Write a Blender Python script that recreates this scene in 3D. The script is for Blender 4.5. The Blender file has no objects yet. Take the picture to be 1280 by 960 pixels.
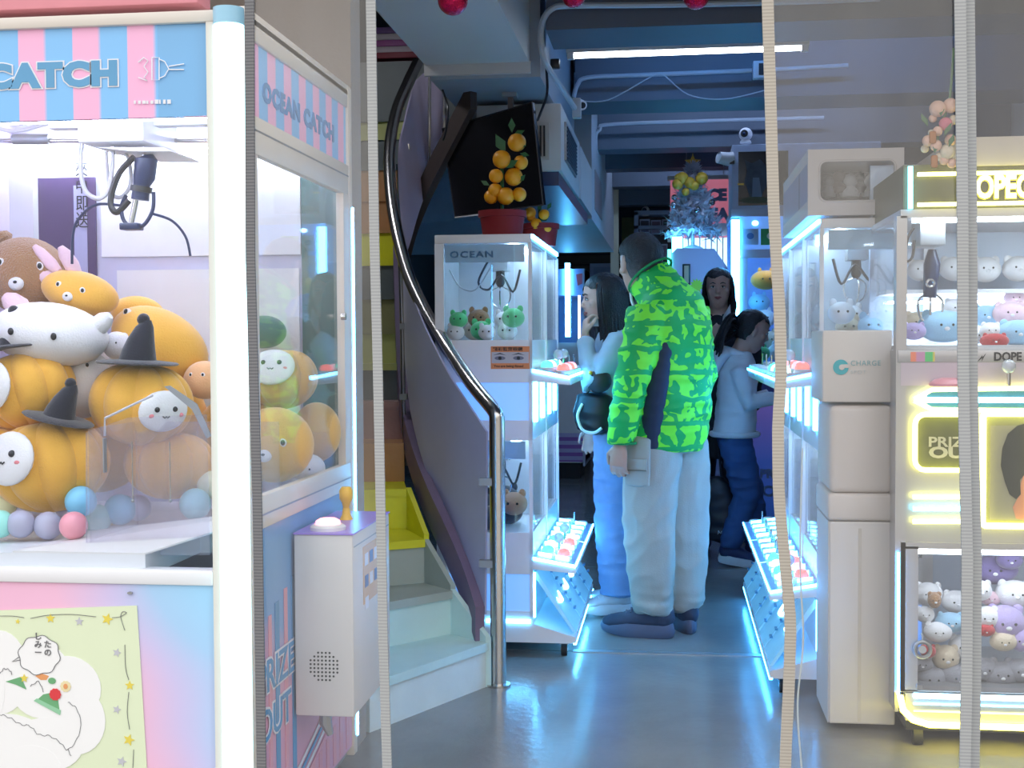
import bpy, bmesh, math, random
from mathutils import Vector, Matrix, Euler, noise
PI=math.pi; sin=math.sin; cos=math.cos
random.seed(7)
S=bpy.context.scene; COL=S.collection
V=Vector
# ---------- camera ----------
FPX=1600.0
CL=V((0,0,1.27))
CR=Matrix.Rotation(math.radians(7.125),3,'Z')@Matrix.Rotation(math.radians(90-1.97),3,'X')@Matrix.Rotation(math.radians(-0.3),3,'Z')
cd=bpy.data.cameras.new('camera'); cam=bpy.data.objects.new('camera',cd); COL.objects.link(cam)
cd.sensor_width=36; cd.lens=FPX/1280*36; cd.clip_start=.05; cd.clip_end=200
cam.matrix_world=Matrix.Translation(CL)@CR.to_4x4(); S.camera=cam
# ---------- world, light, exposure ----------
w=bpy.data.worlds.new('world'); S.world=w; w.use_nodes=True
nt=w.node_tree; nt.nodes.clear()
tc=nt.nodes.new('ShaderNodeTexCoord'); sp=nt.nodes.new('ShaderNodeSeparateXYZ'); rp=nt.nodes.new('ShaderNodeValToRGB')
bg=nt.nodes.new('ShaderNodeBackground'); wo=nt.nodes.new('ShaderNodeOutputWorld')
nt.links.new(tc.outputs['Generated'],sp.inputs[0]); nt.links.new(sp.outputs['Z'],rp.inputs[0]); nt.links.new(rp.outputs[0],bg.inputs[0]); nt.links.new(bg.outputs[0],wo.inputs[0])
rp.color_ramp.elements[0].position=0.0; rp.color_ramp.elements[0].color=(.30,.29,.27,1)
rp.color_ramp.elements[1].position=.55; rp.color_ramp.elements[1].color=(.95,.97,1,1)
e=rp.color_ramp.elements.new(.12); e.color=(.86,.80,.73,1)
bg.inputs[1].default_value=1.25
S.view_settings.view_transform='Standard'; S.view_settings.look='None'; S.view_settings.gamma=1; S.view_settings.exposure=0.75
S.view_settings.use_curve_mapping=False
cy=S.cycles; cy.use_denoising=True; cy.max_bounces=7; cy.transparent_max_bounces=24; cy.glossy_bounces=3; cy.diffuse_bounces=4; cy.transmission_bounces=4
cy.sample_clamp_indirect=6; cy.caustics_reflective=False; cy.caustics_refractive=False; cy.blur_glossy=.5

# ---------- pixel helpers (positions measured once in the photograph) ----------
def ray(px,py): return CR@V(((px-640)/FPX,-(py-480)/FPX,-1))
def P(px,py,Y): d=ray(px,py); return CL+d*(Y/d.y)
def PG(px,py,z=0.): d=ray(px,py); return CL+d*((z-CL.z)/d.z)
def PX(px,py,x): d=ray(px,py); return CL+d*(x/d.x)

# ---------- materials ----------
MC={}
def mat(name,col,rough=.5,metal=0.,es=0.,ec=None,var=.12,scale=12.,bump=0.,bscale=60.,sheen=0.,trans=0.,coat=0.,alpha=1.,sss=0.):
    if name in MC: return MC[name]
    m=bpy.data.materials.new(name); MC[name]=m; m.use_nodes=True
    n=m.node_tree.nodes; l=m.node_tree.links; b=n['Principled BSDF']
    b.inputs['Roughness'].default_value=rough; b.inputs['Metallic'].default_value=metal
    c=tuple(col)+(1,)
    if var>0:
        t=n.new('ShaderNodeTexCoord'); nz=n.new('ShaderNodeTexNoise'); nz.inputs['Scale'].default_value=scale; nz.inputs['Detail'].default_value=4
        mx=n.new('ShaderNodeMix'); mx.data_type='RGBA'; mx.inputs[6].default_value=c
        mx.inputs[7].default_value=tuple(max(0,x*(1-var)) for x in col)+(1,)
        l.new(t.outputs['Object'],nz.inputs['Vector']); l.new(nz.outputs['Fac'],mx.inputs[0]); l.new(mx.outputs[2],b.inputs['Base Color'])
        if bump>0:
            n2=n.new('ShaderNodeTexNoise'); n2.inputs['Scale'].default_value=bscale; n2.inputs['Detail'].default_value=3
            l.new(t.outputs['Object'],n2.inputs['Vector'])
            bp=n.new('ShaderNodeBump'); bp.inputs['Strength'].default_value=min(1,bump); bp.inputs['Distance'].default_value=.01
            l.new(n2.outputs['Fac'],bp.inputs['Height']); l.new(bp.outputs[0],b.inputs['Normal'])
    else: b.inputs['Base Color'].default_value=c
    if es>0:
        b.inputs['Emission Color'].default_value=tuple(ec or col)+(1,); b.inputs['Emission Strength'].default_value=es
    if sheen: b.inputs['Sheen Weight'].default_value=sheen
    if coat: b.inputs['Coat Weight'].default_value=coat
    if trans: b.inputs['Transmission Weight'].default_value=trans
    if alpha<1: b.inputs['Alpha'].default_value=alpha
    if sss: b.inputs['Subsurface Weight'].default_value=sss; b.inputs['Subsurface Scale'].default_value=.02
    return m
def glow(name,col,es):
    if name in MC: return MC[name]
    return mat(name,(.6,.6,.6),.4,es=es,ec=col,var=0)
def clear(name,tint=(.96,.98,1),base=.05,graz=.5,rough=.02,milk=0.,milkcol=(.8,.85,.9),wave=0.,wscale=8.):
    if name in MC: return MC[name]
    m=bpy.data.materials.new(name); MC[name]=m; m.use_nodes=True
    n=m.node_tree.nodes; l=m.node_tree.links; n.clear()
    o=n.new('ShaderNodeOutputMaterial'); tr=n.new('ShaderNodeBsdfTransparent'); tr.inputs[0].default_value=tuple(tint)+(1,)
    gl=n.new('ShaderNodeBsdfGlossy'); gl.inputs['Roughness'].default_value=rough; gl.inputs[0].default_value=(1,1,1,1)
    lw=n.new('ShaderNodeLayerWeight'); lw.inputs[0].default_value=.5
    pw=n.new('ShaderNodeMath'); pw.operation='POWER'; pw.inputs[1].default_value=4
    ma=n.new('ShaderNodeMath'); ma.operation='MULTIPLY_ADD'; ma.inputs[1].default_value=graz; ma.inputs[2].default_value=base
    l.new(lw.outputs['Facing'],pw.inputs[0]); l.new(pw.outputs[0],ma.inputs[0])
    mx=n.new('ShaderNodeMixShader'); l.new(ma.outputs[0],mx.inputs[0]); l.new(tr.outputs[0],mx.inputs[1]); l.new(gl.outputs[0],mx.inputs[2])
    last=mx
    t=n.new('ShaderNodeTexCoord')
    if milk>0:
        df=n.new('ShaderNodeBsdfDiffuse'); df.inputs[0].default_value=tuple(milkcol)+(1,)
        nz=n.new('ShaderNodeTexNoise'); nz.inputs['Scale'].default_value=6; nz.inputs['Detail'].default_value=5
        mp=n.new('ShaderNodeMapping'); mp.inputs['Scale'].default_value=(3,3,.6); l.new(t.outputs['Object'],mp.inputs[0]); l.new(mp.outputs[0],nz.inputs['Vector'])
        m2=n.new('ShaderNodeMath'); m2.operation='MULTIPLY'; m2.inputs[1].default_value=milk*2; l.new(nz.outputs['Fac'],m2.inputs[0])
        mx2=n.new('ShaderNodeMixShader'); l.new(m2.outputs[0],mx2.inputs[0]); l.new(mx.outputs[0],mx2.inputs[1]); l.new(df.outputs[0],mx2.inputs[2]); last=mx2
    if wave>0:
        nz=n.new('ShaderNodeTexNoise'); nz.inputs['Scale'].default_value=wscale; nz.inputs['Detail'].default_value=2
        mp=n.new('ShaderNodeMapping'); mp.inputs['Scale'].default_value=(2.5,2.5,.5); l.new(t.outputs['Object'],mp.inputs[0]); l.new(mp.outputs[0],nz.inputs['Vector'])
        bp=n.new('ShaderNodeBump'); bp.inputs['Strength'].default_value=wave; bp.inputs['Distance'].default_value=.05
        l.new(nz.outputs['Fac'],bp.inputs['Height']); l.new(bp.outputs[0],gl.inputs['Normal'])
    l.new(last.outputs[0],o.inputs[0]); return m
def stripes(name,axis,period,cols,off=0.,rough=.35,es=0.):
    """flat printed stripes: colours repeat along one object axis"""
    m=bpy.data.materials.new(name); MC[name]=m; m.use_nodes=True
    n=m.node_tree.nodes; l=m.node_tree.links; b=n['Principled BSDF']; b.inputs['Roughness'].default_value=rough
    t=n.new('ShaderNodeTexCoord'); s=n.new('ShaderNodeSeparateXYZ'); l.new(t.outputs['Object'],s.inputs[0])
    a=n.new('ShaderNodeMath'); a.operation='ADD'; a.inputs[1].default_value=off+100*period; l.new(s.outputs[axis],a.inputs[0])
    d=n.new('ShaderNodeMath'); d.operation='DIVIDE'; d.inputs[1].default_value=period; l.new(a.outputs[0],d.inputs[0])
    fr=n.new('ShaderNodeMath'); fr.operation='FRACT'; l.new(d.outputs[0],fr.inputs[0])
    r=n.new('ShaderNodeValToRGB'); r.color_ramp.interpolation='LINEAR'
    k=len(cols); el=r.color_ramp.elements
    el[0].position=0; el[0].color=tuple(cols[0])+(1,); el[1].position=1/k-.04; el[1].color=tuple(cols[0])+(1,)
    for i in range(1,k):
        x=el.new(i/k+.02); x.color=tuple(cols[i])+(1,)
        x=el.new((i+1)/k-.04); x.color=tuple(cols[i])+(1,)
    l.new(fr.outputs[0],r.inputs[0]); l.new(r.outputs[0],b.inputs['Base Color'])
    if es: l.new(r.outputs[0],b.inputs['Emission Color']); b.inputs['Emission Strength'].default_value=es
    return m
def grad(name,vec,c_stops,scale=1.,off=0.,nz_amt=.3,rough=.35,es=0.,nscale=2.):
    """printed colour wash: ramp over a direction plus soft noise"""
    m=bpy.data.materials.new(name); MC[name]=m; m.use_nodes=True
    n=m.node_tree.nodes; l=m.node_tree.links; b=n['Principled BSDF']; b.inputs['Roughness'].default_value=rough
    t=n.new('ShaderNodeTexCoord'); dp=n.new('ShaderNodeVectorMath'); dp.operation='DOT_PRODUCT'; dp.inputs[1].default_value=vec; l.new(t.outputs['Object'],dp.inputs[0])
    nz=n.new('ShaderNodeTexNoise'); nz.inputs['Scale'].default_value=nscale; nz.inputs['Detail'].default_value=1; l.new(t.outputs['Object'],nz.inputs['Vector'])
    a=n.new('ShaderNodeMath'); a.operation='MULTIPLY_ADD'; a.inputs[1].default_value=nz_amt; a.inputs[2].default_value=off-.5*nz_amt; l.new(nz.outputs['Fac'],a.inputs[0])
    a2=n.new('ShaderNodeMath'); a2.operation='MULTIPLY_ADD'; a2.inputs[1].default_value=scale; l.new(dp.outputs['Value'],a2.inputs[0]); l.new(a.outputs[0],a2.inputs[2])
    r=n.new('ShaderNodeValToRGB'); el=r.color_ramp.elements
    el[0].position=c_stops[0][0]; el[0].color=tuple(c_stops[0][1])+(1,); el[1].position=c_stops[-1][0]; el[1].color=tuple(c_stops[-1][1])+(1,)
    for p,c in c_stops[1:-1]: x=el.new(p); x.color=tuple(c)+(1,)
    l.new(a2.outputs[0],r.inputs[0]); l.new(r.outputs[0],b.inputs['Base Color'])
    if es: l.new(r.outputs[0],b.inputs['Emission Color']); b.inputs['Emission Strength'].default_value=es
    return m
WHITE=mat('white_enamel',(.80,.80,.83),.35,var=.06)
CREAM=mat('cream_metal',(.72,.66,.60),.4,var=.08)
PALE=mat('pale_plastic',(.78,.76,.76),.4,var=.05)
GLASS=clear('clear_glass',base=.022,graz=.45)
PVC=clear('clear_pvc',(.94,.95,.96),.060,.30,.12,milk=.05,milkcol=(.75,.72,.68),wave=.35,wscale=4)
ACRYL=clear('acrylic',(.95,.94,.98),.05,.4,.05,milk=.045,milkcol=(.8,.8,.95))
TAPE=stripes('ribbed_webbing',2,.0065,[(.48,.44,.38),(.38,.345,.30)],rough=.8)
TAPEG=stripes('grey_webbing',2,.0065,[(.42,.43,.43),(.33,.34,.35)],rough=.8)
DARKM=mat('black_plastic',(.012,.013,.018),.35)
RUBBER=mat('rubber',(.02,.02,.02),.7)
CHROME=mat('polished_steel',(.62,.60,.58),.22,1.,var=.15,scale=25)
GREY=mat('grey_metal',(.35,.36,.38),.4,.6)
LED_C=glow('led_cyan_white',(.09,.50,1.0),16)
LED_B=glow('led_blue',(.05,.38,1.0),16)
LED_W=glow('led_white',(.35,.72,1.0),9)
NEON_Y=glow('neon_yellow',(1.0,.95,.16),4.5)
NEON_C=glow('neon_cyan',(.10,.70,1.0),5)

# ---------- mesh builder ----------
class MB:
    def __init__(s): s.bm=bmesh.new()
    def box(s,x0,x1,y0,y1,z0,z1):
        x0,x1=sorted((x0,x1)); y0,y1=sorted((y0,y1)); z0,z1=sorted((z0,z1))
        v=[s.bm.verts.new(p) for p in ((x0,y0,z0),(x1,y0,z0),(x1,y1,z0),(x0,y1,z0),(x0,y0,z1),(x1,y0,z1),(x1,y1,z1),(x0,y1,z1))]
        for f in ((0,3,2,1),(4,5,6,7),(0,1,5,4),(1,2,6,5),(2,3,7,6),(3,0,4,7)): s.bm.faces.new([v[i] for i in f])
        return s
    def rbox(s,x0,x1,y0,y1,z0,z1,r=.01,seg=2):
        b=bmesh.new(); t=MB.__new__(MB); t.bm=b; t.box(x0,x1,y0,y1,z0,z1)
        bmesh.ops.bevel(b,geom=b.edges[:],offset=r,segments=seg,affect='EDGES',profile=.5)
        s.merge(b); return s
    def merge(s,b,M=None):
        mp={}
        for v in b.verts: mp[v]=s.bm.verts.new(M@v.co if M else v.co)
        for f in b.faces:
            try: s.bm.faces.new([mp[v] for v in f.verts])
            except ValueError: pass
        b.free()
    def prism(s,pts,vec):
        vec=V(vec); a=[s.bm.verts.new(V(p)) for p in pts]; b=[s.bm.verts.new(V(p)+vec) for p in pts]; n=len(a)
        s.bm.faces.new(a); s.bm.faces.new(b[::-1])
        for i in range(n): s.bm.faces.new((a[i],b[i],b[(i+1)%n],a[(i+1)%n]))
        return s
    def tube(s,pts,r,n=8,close=False):
        pts=[V(p) for p in pts]; m=len(pts); rs=r if isinstance(r,(list,tuple)) else [r]*m
        rings=[]; up=None
        for i,p in enumerate(pts):
            if close: t=(pts[(i+1)%m]-pts[i-1])
            else: t=(pts[min(i+1,m-1)]-pts[max(i-1,0)])
            t.normalize()
            if up is None: up=t.orthogonal().normalized()
            u=(up-t*up.dot(t)); 
            if u.length<1e-5: u=t.orthogonal()
            u.normalize(); up=u; w=t.cross(u)
            rings.append([s.bm.verts.new(p+(u*cos(2*PI*k/n)+w*sin(2*PI*k/n))*rs[i]) for k in range(n)])
        for i in range(m if close else m-1):
            A=rings[i]; B=rings[(i+1)%m]
            for k in range(n): s.bm.faces.new((A[k],A[(k+1)%n],B[(k+1)%n],B[k]))
        if not close:
            s.bm.faces.new(rings[0][::-1]); s.bm.faces.new(rings[-1])
        return s
    def ell(s,pts,side=(0,1,0),n=16,dome=True):
        """elliptical tube; pts = (x,y,z,ra,rb): ra along side, rb across"""
        m=len(pts); side=V(side); rings=[]; T=[]
        C=[V(p[:3]) for p in pts]
        for i in range(m):
            t=(C[min(i+1,m-1)]-C[max(i-1,0)]).normalized(); T.append(t)
            u=(side-t*side.dot(t)).normalized(); w=t.cross(u)
            rings.append([s.bm.verts.new(C[i]+u*cos(2*PI*k/n)*pts[i][3]+w*sin(2*PI*k/n)*pts[i][4]) for k in range(n)])
        for i in range(m-1):
            for k in range(n): s.bm.faces.new((rings[i][k],rings[i][(k+1)%n],rings[i+1][(k+1)%n],rings[i+1][k]))
        for j,sg in ((0,-1),(m-1,1)):
            c=s.bm.verts.new(C[j]+T[j]*sg*(min(pts[j][3],pts[j][4])*.6 if dome else 0))
            for k in range(n):
                f=(rings[j][k],rings[j][(k+1)%n],c); s.bm.faces.new(f if sg>0 else f[::-1])
        return s
    def cyl(s,p0,p1,r,r2=None,n=12): return s.tube([p0,p1],[r,r if r2 is None else r2],n)
    def sph(s,c,r,u=14,v=9,rot=None,fn=None):
        c=V(c); r=V(r) if hasattr(r,'__len__') else V((r,r,r)); rows=[]
        def pt(th,ph):
            d=V((sin(th)*cos(ph),sin(th)*sin(ph),cos(th))); k=fn(d,th,ph) if fn else 1.
            p=V((d.x*r.x,d.y*r.y,d.z*r.z))*k
            return c+(rot@p if rot else p)
        top=s.bm.verts.new(pt(0,0)); bot=s.bm.verts.new(pt(PI,0))
        for j in range(1,v): rows.append([s.bm.verts.new(pt(PI*j/v,2*PI*i/u)) for i in range(u)])
        for i in range(u):
            s.bm.faces.new((top,rows[0][i],rows[0][(i+1)%u])); s.bm.faces.new((rows[-1][i],bot,rows[-1][(i+1)%u]))
            for j in range(v-2): s.bm.faces.new((rows[j][i],rows[j+1][i],rows[j+1][(i+1)%u],rows[j][(i+1)%u]))
        return s
    def lathe(s,prof,c=(0,0,0),n=20):
        c=V(c); R=[]
        for r,z in prof: R.append([s.bm.verts.new(c+V((r*cos(2*PI*k/n),r*sin(2*PI*k/n),z))) for k in range(n)])
        for i in range(len(R)-1):
            for k in range(n): s.bm.faces.new((R[i][k],R[i][(k+1)%n],R[i+1][(k+1)%n],R[i+1][k]))
        s.bm.faces.new(R[0][::-1]); s.bm.faces.new(R[-1]); return s
    def star(s,c,r,th,ax=(1,0,0),az=(0,0,1),n=5,k=.45,rot=0.):
        c=V(c); ax=V(ax).normalized(); az=V(az).normalized(); ny=az.cross(ax)
        pts=[c+(ax*sin(rot+PI*i/n)+az*cos(rot+PI*i/n))*(r if i%2==0 else r*k) for i in range(2*n)]
        return s.prism(pts,ny*-th if False else ny*th)
    def disc(s,c,rx,rz,th,ax=(1,0,0),az=(0,0,1),n=20,fn=None):
        c=V(c); ax=V(ax).normalized(); az=V(az).normalized()
        pts=[c+ax*cos(2*PI*i/n)*rx*(fn(i) if fn else 1)+az*sin(2*PI*i/n)*rz*(fn(i) if fn else 1) for i in range(n)]
        return s.prism(pts,ax.cross(az)*th)
OFF={}
def finish(bm,name,m,parent=None,smooth=True,sharp=35):
    bmesh.ops.recalc_face_normals(bm,faces=bm.faces[:])
    if parent is not None and parent in OFF:
        o=OFF[parent]
        if o.length>0: bmesh.ops.translate(bm,verts=bm.verts[:],vec=-o)
    me=bpy.data.meshes.new(name); 
    if smooth:
        for f in bm.faces: f.smooth=True
        lim=math.radians(sharp)
        for e in bm.edges:
            if len(e.link_faces)==2 and e.calc_face_angle(0)>lim: e.smooth=False
    bm.to_mesh(me); bm.free()
    for x in (m if isinstance(m,(list,tuple)) else [m]): me.materials.append(x)
    o=bpy.data.objects.new(name,me); COL.objects.link(o)
    if parent is not None:
        o.parent=parent; OFF[o]=OFF.get(parent,V((0,0,0)))
    else: OFF[o]=V((0,0,0))
    return o
def obj(name,mb,m,parent=None,smooth=True): return finish(mb.bm,name,m,parent,smooth)
def tag(o,label,cat,group=None,kind=None):
    o['label']=label; o['category']=cat
    if group: o['group']=group
    if kind: o['kind']=kind
    return o
def thing(name,label,cat,loc=(0,0,0),group=None):
    o=bpy.data.objects.new(name,None); COL.objects.link(o); o.empty_display_size=.05
    o.location=loc; OFF[o]=V(loc); return tag(o,label,cat,group)
def struct(name,mb,m,parent=None):
    o=obj(name,mb,m,parent)
    if parent is None: o['kind']='structure'
    return o
def solo(name,mb,m,label,cat,group=None,base=None):
    """a thing that is one mesh; its origin goes to its base"""
    bm=mb.bm; c=V((0,0,0))
    xs=[v.co for v in bm.verts]
    c=V(base) if base else V((sum(v.x for v in xs)/len(xs),sum(v.y for v in xs)/len(xs),min(v.z for v in xs)))
    bmesh.ops.translate(bm,verts=bm.verts[:],vec=-c)
    o=finish(bm,name,m); o.location=c; return tag(o,label,cat,group)
def dup(root,loc=None,rotz=None,label=None,group=None,scale=None,rot=None):
    r=root.copy(); COL.objects.link(r)
    if loc is not None: r.location=loc
    if rotz is not None: r.rotation_euler=(0,0,rotz)
    if rot is not None: r.rotation_euler=rot
    if scale: r.scale=(scale,)*3
    if label: r['label']=label
    if group: r['group']=group
    for ch in root.children:
        c=ch.copy(); COL.objects.link(c); c.parent=r
        for g in ch.children: d=g.copy(); COL.objects.link(d); d.parent=c
    return r
def evalmesh(bm,mods):
    """run modifiers over a bmesh and give back the resulting bmesh"""
    bmesh.ops.recalc_face_normals(bm,faces=bm.faces[:])
    me=bpy.data.meshes.new('t'); bm.to_mesh(me); bm.free()
    o=bpy.data.objects.new('t',me); COL.objects.link(o)
    for t,kw in mods:
        md=o.modifiers.new(t,t)
        for k,v in kw.items(): setattr(md,k,v)
    dg=bpy.context.evaluated_depsgraph_get(); dg.update()
    m2=bpy.data.meshes.new_from_object(o.evaluated_get(dg)); b=bmesh.new(); b.from_mesh(m2)
    bpy.data.objects.remove(o); bpy.data.meshes.remove(me); bpy.data.meshes.remove(m2); return b
def remesh(mb,vox=.01,sm=4,fold=None,fac=.5):
    b=evalmesh(mb.bm,[('REMESH',dict(mode='VOXEL',voxel_size=vox,use_smooth_shade=True)),('SMOOTH',dict(factor=fac,iterations=sm))])
    if fold:
        b.normal_update()
        for v in b.verts:
            v.co=v.co+v.normal*fold(v.co)
    r=MB.__new__(MB); r.bm=b; return r
def text(s,size,loc,parent,m,face='front',ext=.001,bold=0.,name='lettering',sx=1.,align='LEFT',spacing=1.,rot=0.):
    """flat lettering; front = faces the camera side (-Y), right = faces +X"""
    cu=bpy.data.curves.new('t','FONT'); cu.body=s; cu.size=size; cu.extrude=ext; cu.offset=bold; cu.align_x=align; cu.align_y='BOTTOM_BASELINE' if hasattr(cu,'align_y') else 'BOTTOM'; cu.space_character=spacing; cu.resolution_u=3
    o=bpy.data.objects.new('t',cu); COL.objects.link(o)
    dg=bpy.context.evaluated_depsgraph_get(); dg.update()
    me=bpy.data.meshes.new_from_object(o.evaluated_get(dg)); b=bmesh.new(); b.from_mesh(me)
    bpy.data.objects.remove(o); bpy.data.curves.remove(cu); bpy.data.meshes.remove(me)
    M=Matrix.Translation(V(loc))@(Matrix.Rotation(PI/2,4,'Z') if face=='right' else Matrix.Rotation(-PI/2,4,'Z') if face=='left' else Matrix())@Matrix.Rotation(PI/2,4,'X')@Matrix.Rotation(rot,4,'Z')@Matrix.Diagonal((sx,1,1,1))
    bmesh.ops.transform(b,matrix=M,verts=b.verts[:])
    return finish(b,name,m,parent,smooth=False)
def rrect(x0,x1,z0,z1,r,y,n=5):
    out=[]
    for cx,cz,a in ((x1-r,z1-r,0),(x0+r,z1-r,PI/2),(x0+r,z0+r,PI),(x1-r,z0+r,3*PI/2)):
        for i in range(n): t=a+PI/2*i/(n-1); out.append(V((cx+r*cos(t),y,cz+r*sin(t))))
    return out
def arc(c,r,a0,a1,n,ax,ay): c=V(c); ax=V(ax); ay=V(ay); return [c+ax*cos(a0+(a1-a0)*i/(n-1))*r+ay*sin(a0+(a1-a0)*i/(n-1))*r for i in range(n)]
def smoothpath(pts,sub=6):
    pts=[V(p) for p in pts]; out=[]
    for i in range(len(pts)-1):
        p0=pts[max(i-1,0)]; p1=pts[i]; p2=pts[i+1]; p3=pts[min(i+2,len(pts)-1)]
        for k in range(sub):
            t=k/sub; out.append(.5*((2*p1)+(p2-p0)*t+(2*p0-5*p1+4*p2-p3)*t*t+(3*p1-p0-3*p2+p3)*t*t*t))
    out.append(pts[-1]); return out
# ================= the setting =================
CONC=mat('polished_concrete',(.27,.255,.24),.20,var=.30,scale=5,bump=.12,bscale=30)
DARKC=mat('painted_soffit',(.055,.062,.085),.6,var=.25,scale=4)
BEAMC=mat('painted_beam',(.12,.145,.19),.55,var=.2,scale=3)
SOFW=mat('soffit_paint',(.62,.60,.58),.55,var=.1,scale=3)
BEIGE=mat('beige_plaster',(.42,.37,.33),.7,var=.2,scale=3,bump=.2)
fl=struct('floor',MB().box(-4,4,-4,14.2,-.12,-.03),mat('joint_dark',(.02,.02,.025),.7))
ys=[-4,-.6,1.4,3.25,5.17,7.12,9.1,11.2,14.2]
for i in range(len(ys)-1):
    for (a,b) in ((-4,-1.9),(-1.9,1.35),(1.35,4)):
        obj('floor_slab',MB().box(a+.003,b-.003,ys[i]+.006,ys[i+1]-.006,-.03,0),CONC,fl,smooth=False)
t=thing('threshold_strip','thin metal threshold strip across the floor in front of the man in green','threshold',(0,5.17,0))
obj('strip',MB().box(-.40,.42,5.15,5.19,0,.004),GREY,t)
struct('ceiling',MB().box(-4,4,3.2,14.2,3.0,3.1),DARKC)
struct('wall_right',MB().box(2.2,2.3,2.2,14.2,0,3.0),BEIGE)
struct('wall_left',MB().box(-2.6,-2.5,3.2,14.2,0,3.4),mat('stairwell_wall',(.10,.10,.11),.7))
struct('wall_back',MB().box(-2.5,2.2,14.1,14.2,0,3.0),mat('back_wall_paint',(.10,.10,.12),.7))
struct('wall_front_left',MB().box(-2.6,-.975,3.86,3.98,0,3.2),BEIGE)
struct('wall_front_right',MB().box(1.75,2.3,3.3,3.42,0,3.2),BEIGE)
struct('wall_above_front',MB().box(-2.6,2.3,3.1,3.2,2.72,3.4),BEIGE)
struct('wall_front_corner',MB().box(-2.6,-2.5,2.7,3.9,0,3.2),BEIGE)
# wooden slat wall at the very back, each slat a piece
SLAT=mat('brown_slat_wood',(.12,.065,.035),.5,var=.5,scale=9)
sw=struct('trim_slat_wall',MB().box(-1.6,-.35,13.95,14.1,.2,2.3),mat('slat_backing',(.02,.015,.012),.8))
for i in range(19):
    z=.22+i*.11
    obj('slat',MB().box(-1.6,-.35,13.91,13.955,z,z+.095),SLAT,sw,smooth=False)
# beams
for n,(y0,y1,zb) in enumerate(((5.36,5.72,2.56),(7.0,7.4,2.56),(8.75,9.0,2.56),(9.75,9.98,2.56),(10.9,11.1,2.56),(12.4,12.6,2.56))):
    struct('ceiling_beam',MB().box(-.52,2.2,y0,y1,zb,3.0),BEAMC)
# soffits at the left
t=struct('ceiling_soffit',MB().box(-1.04,-.595,3.2,5.42,2.44,3.0),SOFW)
obj('lower_step',MB().box(-1.02,-.55,5.42,7.3,2.38,3.0),mat('soffit_blue_paint',(.33,.38,.44),.55),t)
obj('edge_trim',MB().box(-1.045,-.59,5.40,5.425,2.395,2.445),SOFW,t)
# pink fascia above the front left machine
solo('fascia_board',MB().rbox(-2.4,-1.02,2.70,2.78,2.005,2.5,.006),mat('pink_fascia',(.80,.32,.38),.5),'pink painted fascia board above the striped claw machine at the left','fascia board')
# air conditioning box
ac=thing('air_conditioner_box','white ceiling air conditioning box with dark vent grilles behind the tilted television','air conditioner',(-.6,5.9,2.05))
obj('housing',MB().rbox(-.90,-.505,5.92,7.1,2.05,2.36,.008),SOFW,ac)
f=obj('grille',MB().box(-.70,-.56,5.905,5.925,2.10,2.27),SOFW,ac)
for i in range(7): obj('louvre',MB().box(-.688+i*.017,-.680+i*.017,5.896,5.908,2.115,2.255),DARKM,f)
f=obj('side_grille',MB().box(-.51,-.495,6.08,6.75,2.12,2.30),GREY,ac)
for i in range(9): obj('slat',MB().box(-.497,-.490,6.11,6.72,2.13+i*.018,2.139+i*.018),DARKC,f)
obj('underside_tray',MB().box(-.88,-.52,5.95,8.0,1.985,2.05),mat('navy_tray',(.02,.05,.13),.3),ac)
obj('rear_duct',MB().box(-.9,-.5,7.1,8.1,2.05,2.34),SOFW,ac)
sb=struct('ceiling_bulkhead',MB().box(-2.45,-.5,8.1,11.2,2.03,2.95),mat('bulkhead_paint',(.50,.55,.60),.5))
obj('panel_trim',MB().box(-.503,-.495,8.4,9.2,2.12,2.38),GREY,sb)
struct('trim_1',MB().box(-.53,-.46,11.2,11.28,1.6,2.95),mat('cream_post',(.55,.52,.38),.5))
# conduits
PIPE=mat('white_conduit',(.45,.50,.56),.4)
def conduit(label,pts,r=.011):
    t=thing('conduit',label,'conduit',pts[0],'conduits under the ceiling'); obj('pipe',MB().tube(smoothpath(pts,5),r,8),PIPE,t); return t
c1=conduit('thick white conduit bending down from the ceiling beam nearest the shop front',[P(1100,-2,5.3),P(960,3,5.3),P(820,6,5.3),P(715,7,5.3),P(690,11,5.3),P(678,28,5.3),P(676,55,5.3),P(683,80,5.35),P(702,110,5.6),P(719,136,5.9)],.013)
c2=conduit('white conduit along the second ceiling beam, bent down to a round camera',[P(1060,82,6.9),P(945,88,6.9),P(800,94,6.9),P(735,97,6.9),P(722,106,6.9),P(717,122,6.9)],.012)
c3=conduit('thin white conduit along the third ceiling beam above the little tree',[P(1030,147,8.6),P(955,149,8.6),P(770,155,8.6),P(750,162,8.6),P(744,178,8.6),P(743,250,8.6)],.012)
jb=solo('junction_box',MB().rbox(-.02,.02,-.02,.02,-.045,.045,.004),PIPE,'small white junction box under the bend of the thick conduit','junction box'); jb.location=P(721,148,5.9)
t=thing('sensor','small black ceiling sensor clipped beside the thick white conduit','sensor',P(694,80,5.6))
obj('body',MB().rbox(*[x for a,b in zip(P(694,80,5.6)-V((.02,.02,.02)),P(694,80,5.6)+V((.02,.02,.02))) for x in (a,b)],.005),DARKM,t)
c=P(722,130,6.8); t=thing('security_camera','small round white camera at the lower end of the second conduit','camera',c)
obj('body',MB().cyl(c,c+V((.03,-.07,-.02)),.03,.026,14),PALE,t); obj('lens',MB().cyl(c+V((.03,-.07,-.02)),c+V((.033,-.078,-.022)),.017,.016,12),DARKM,t)
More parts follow.
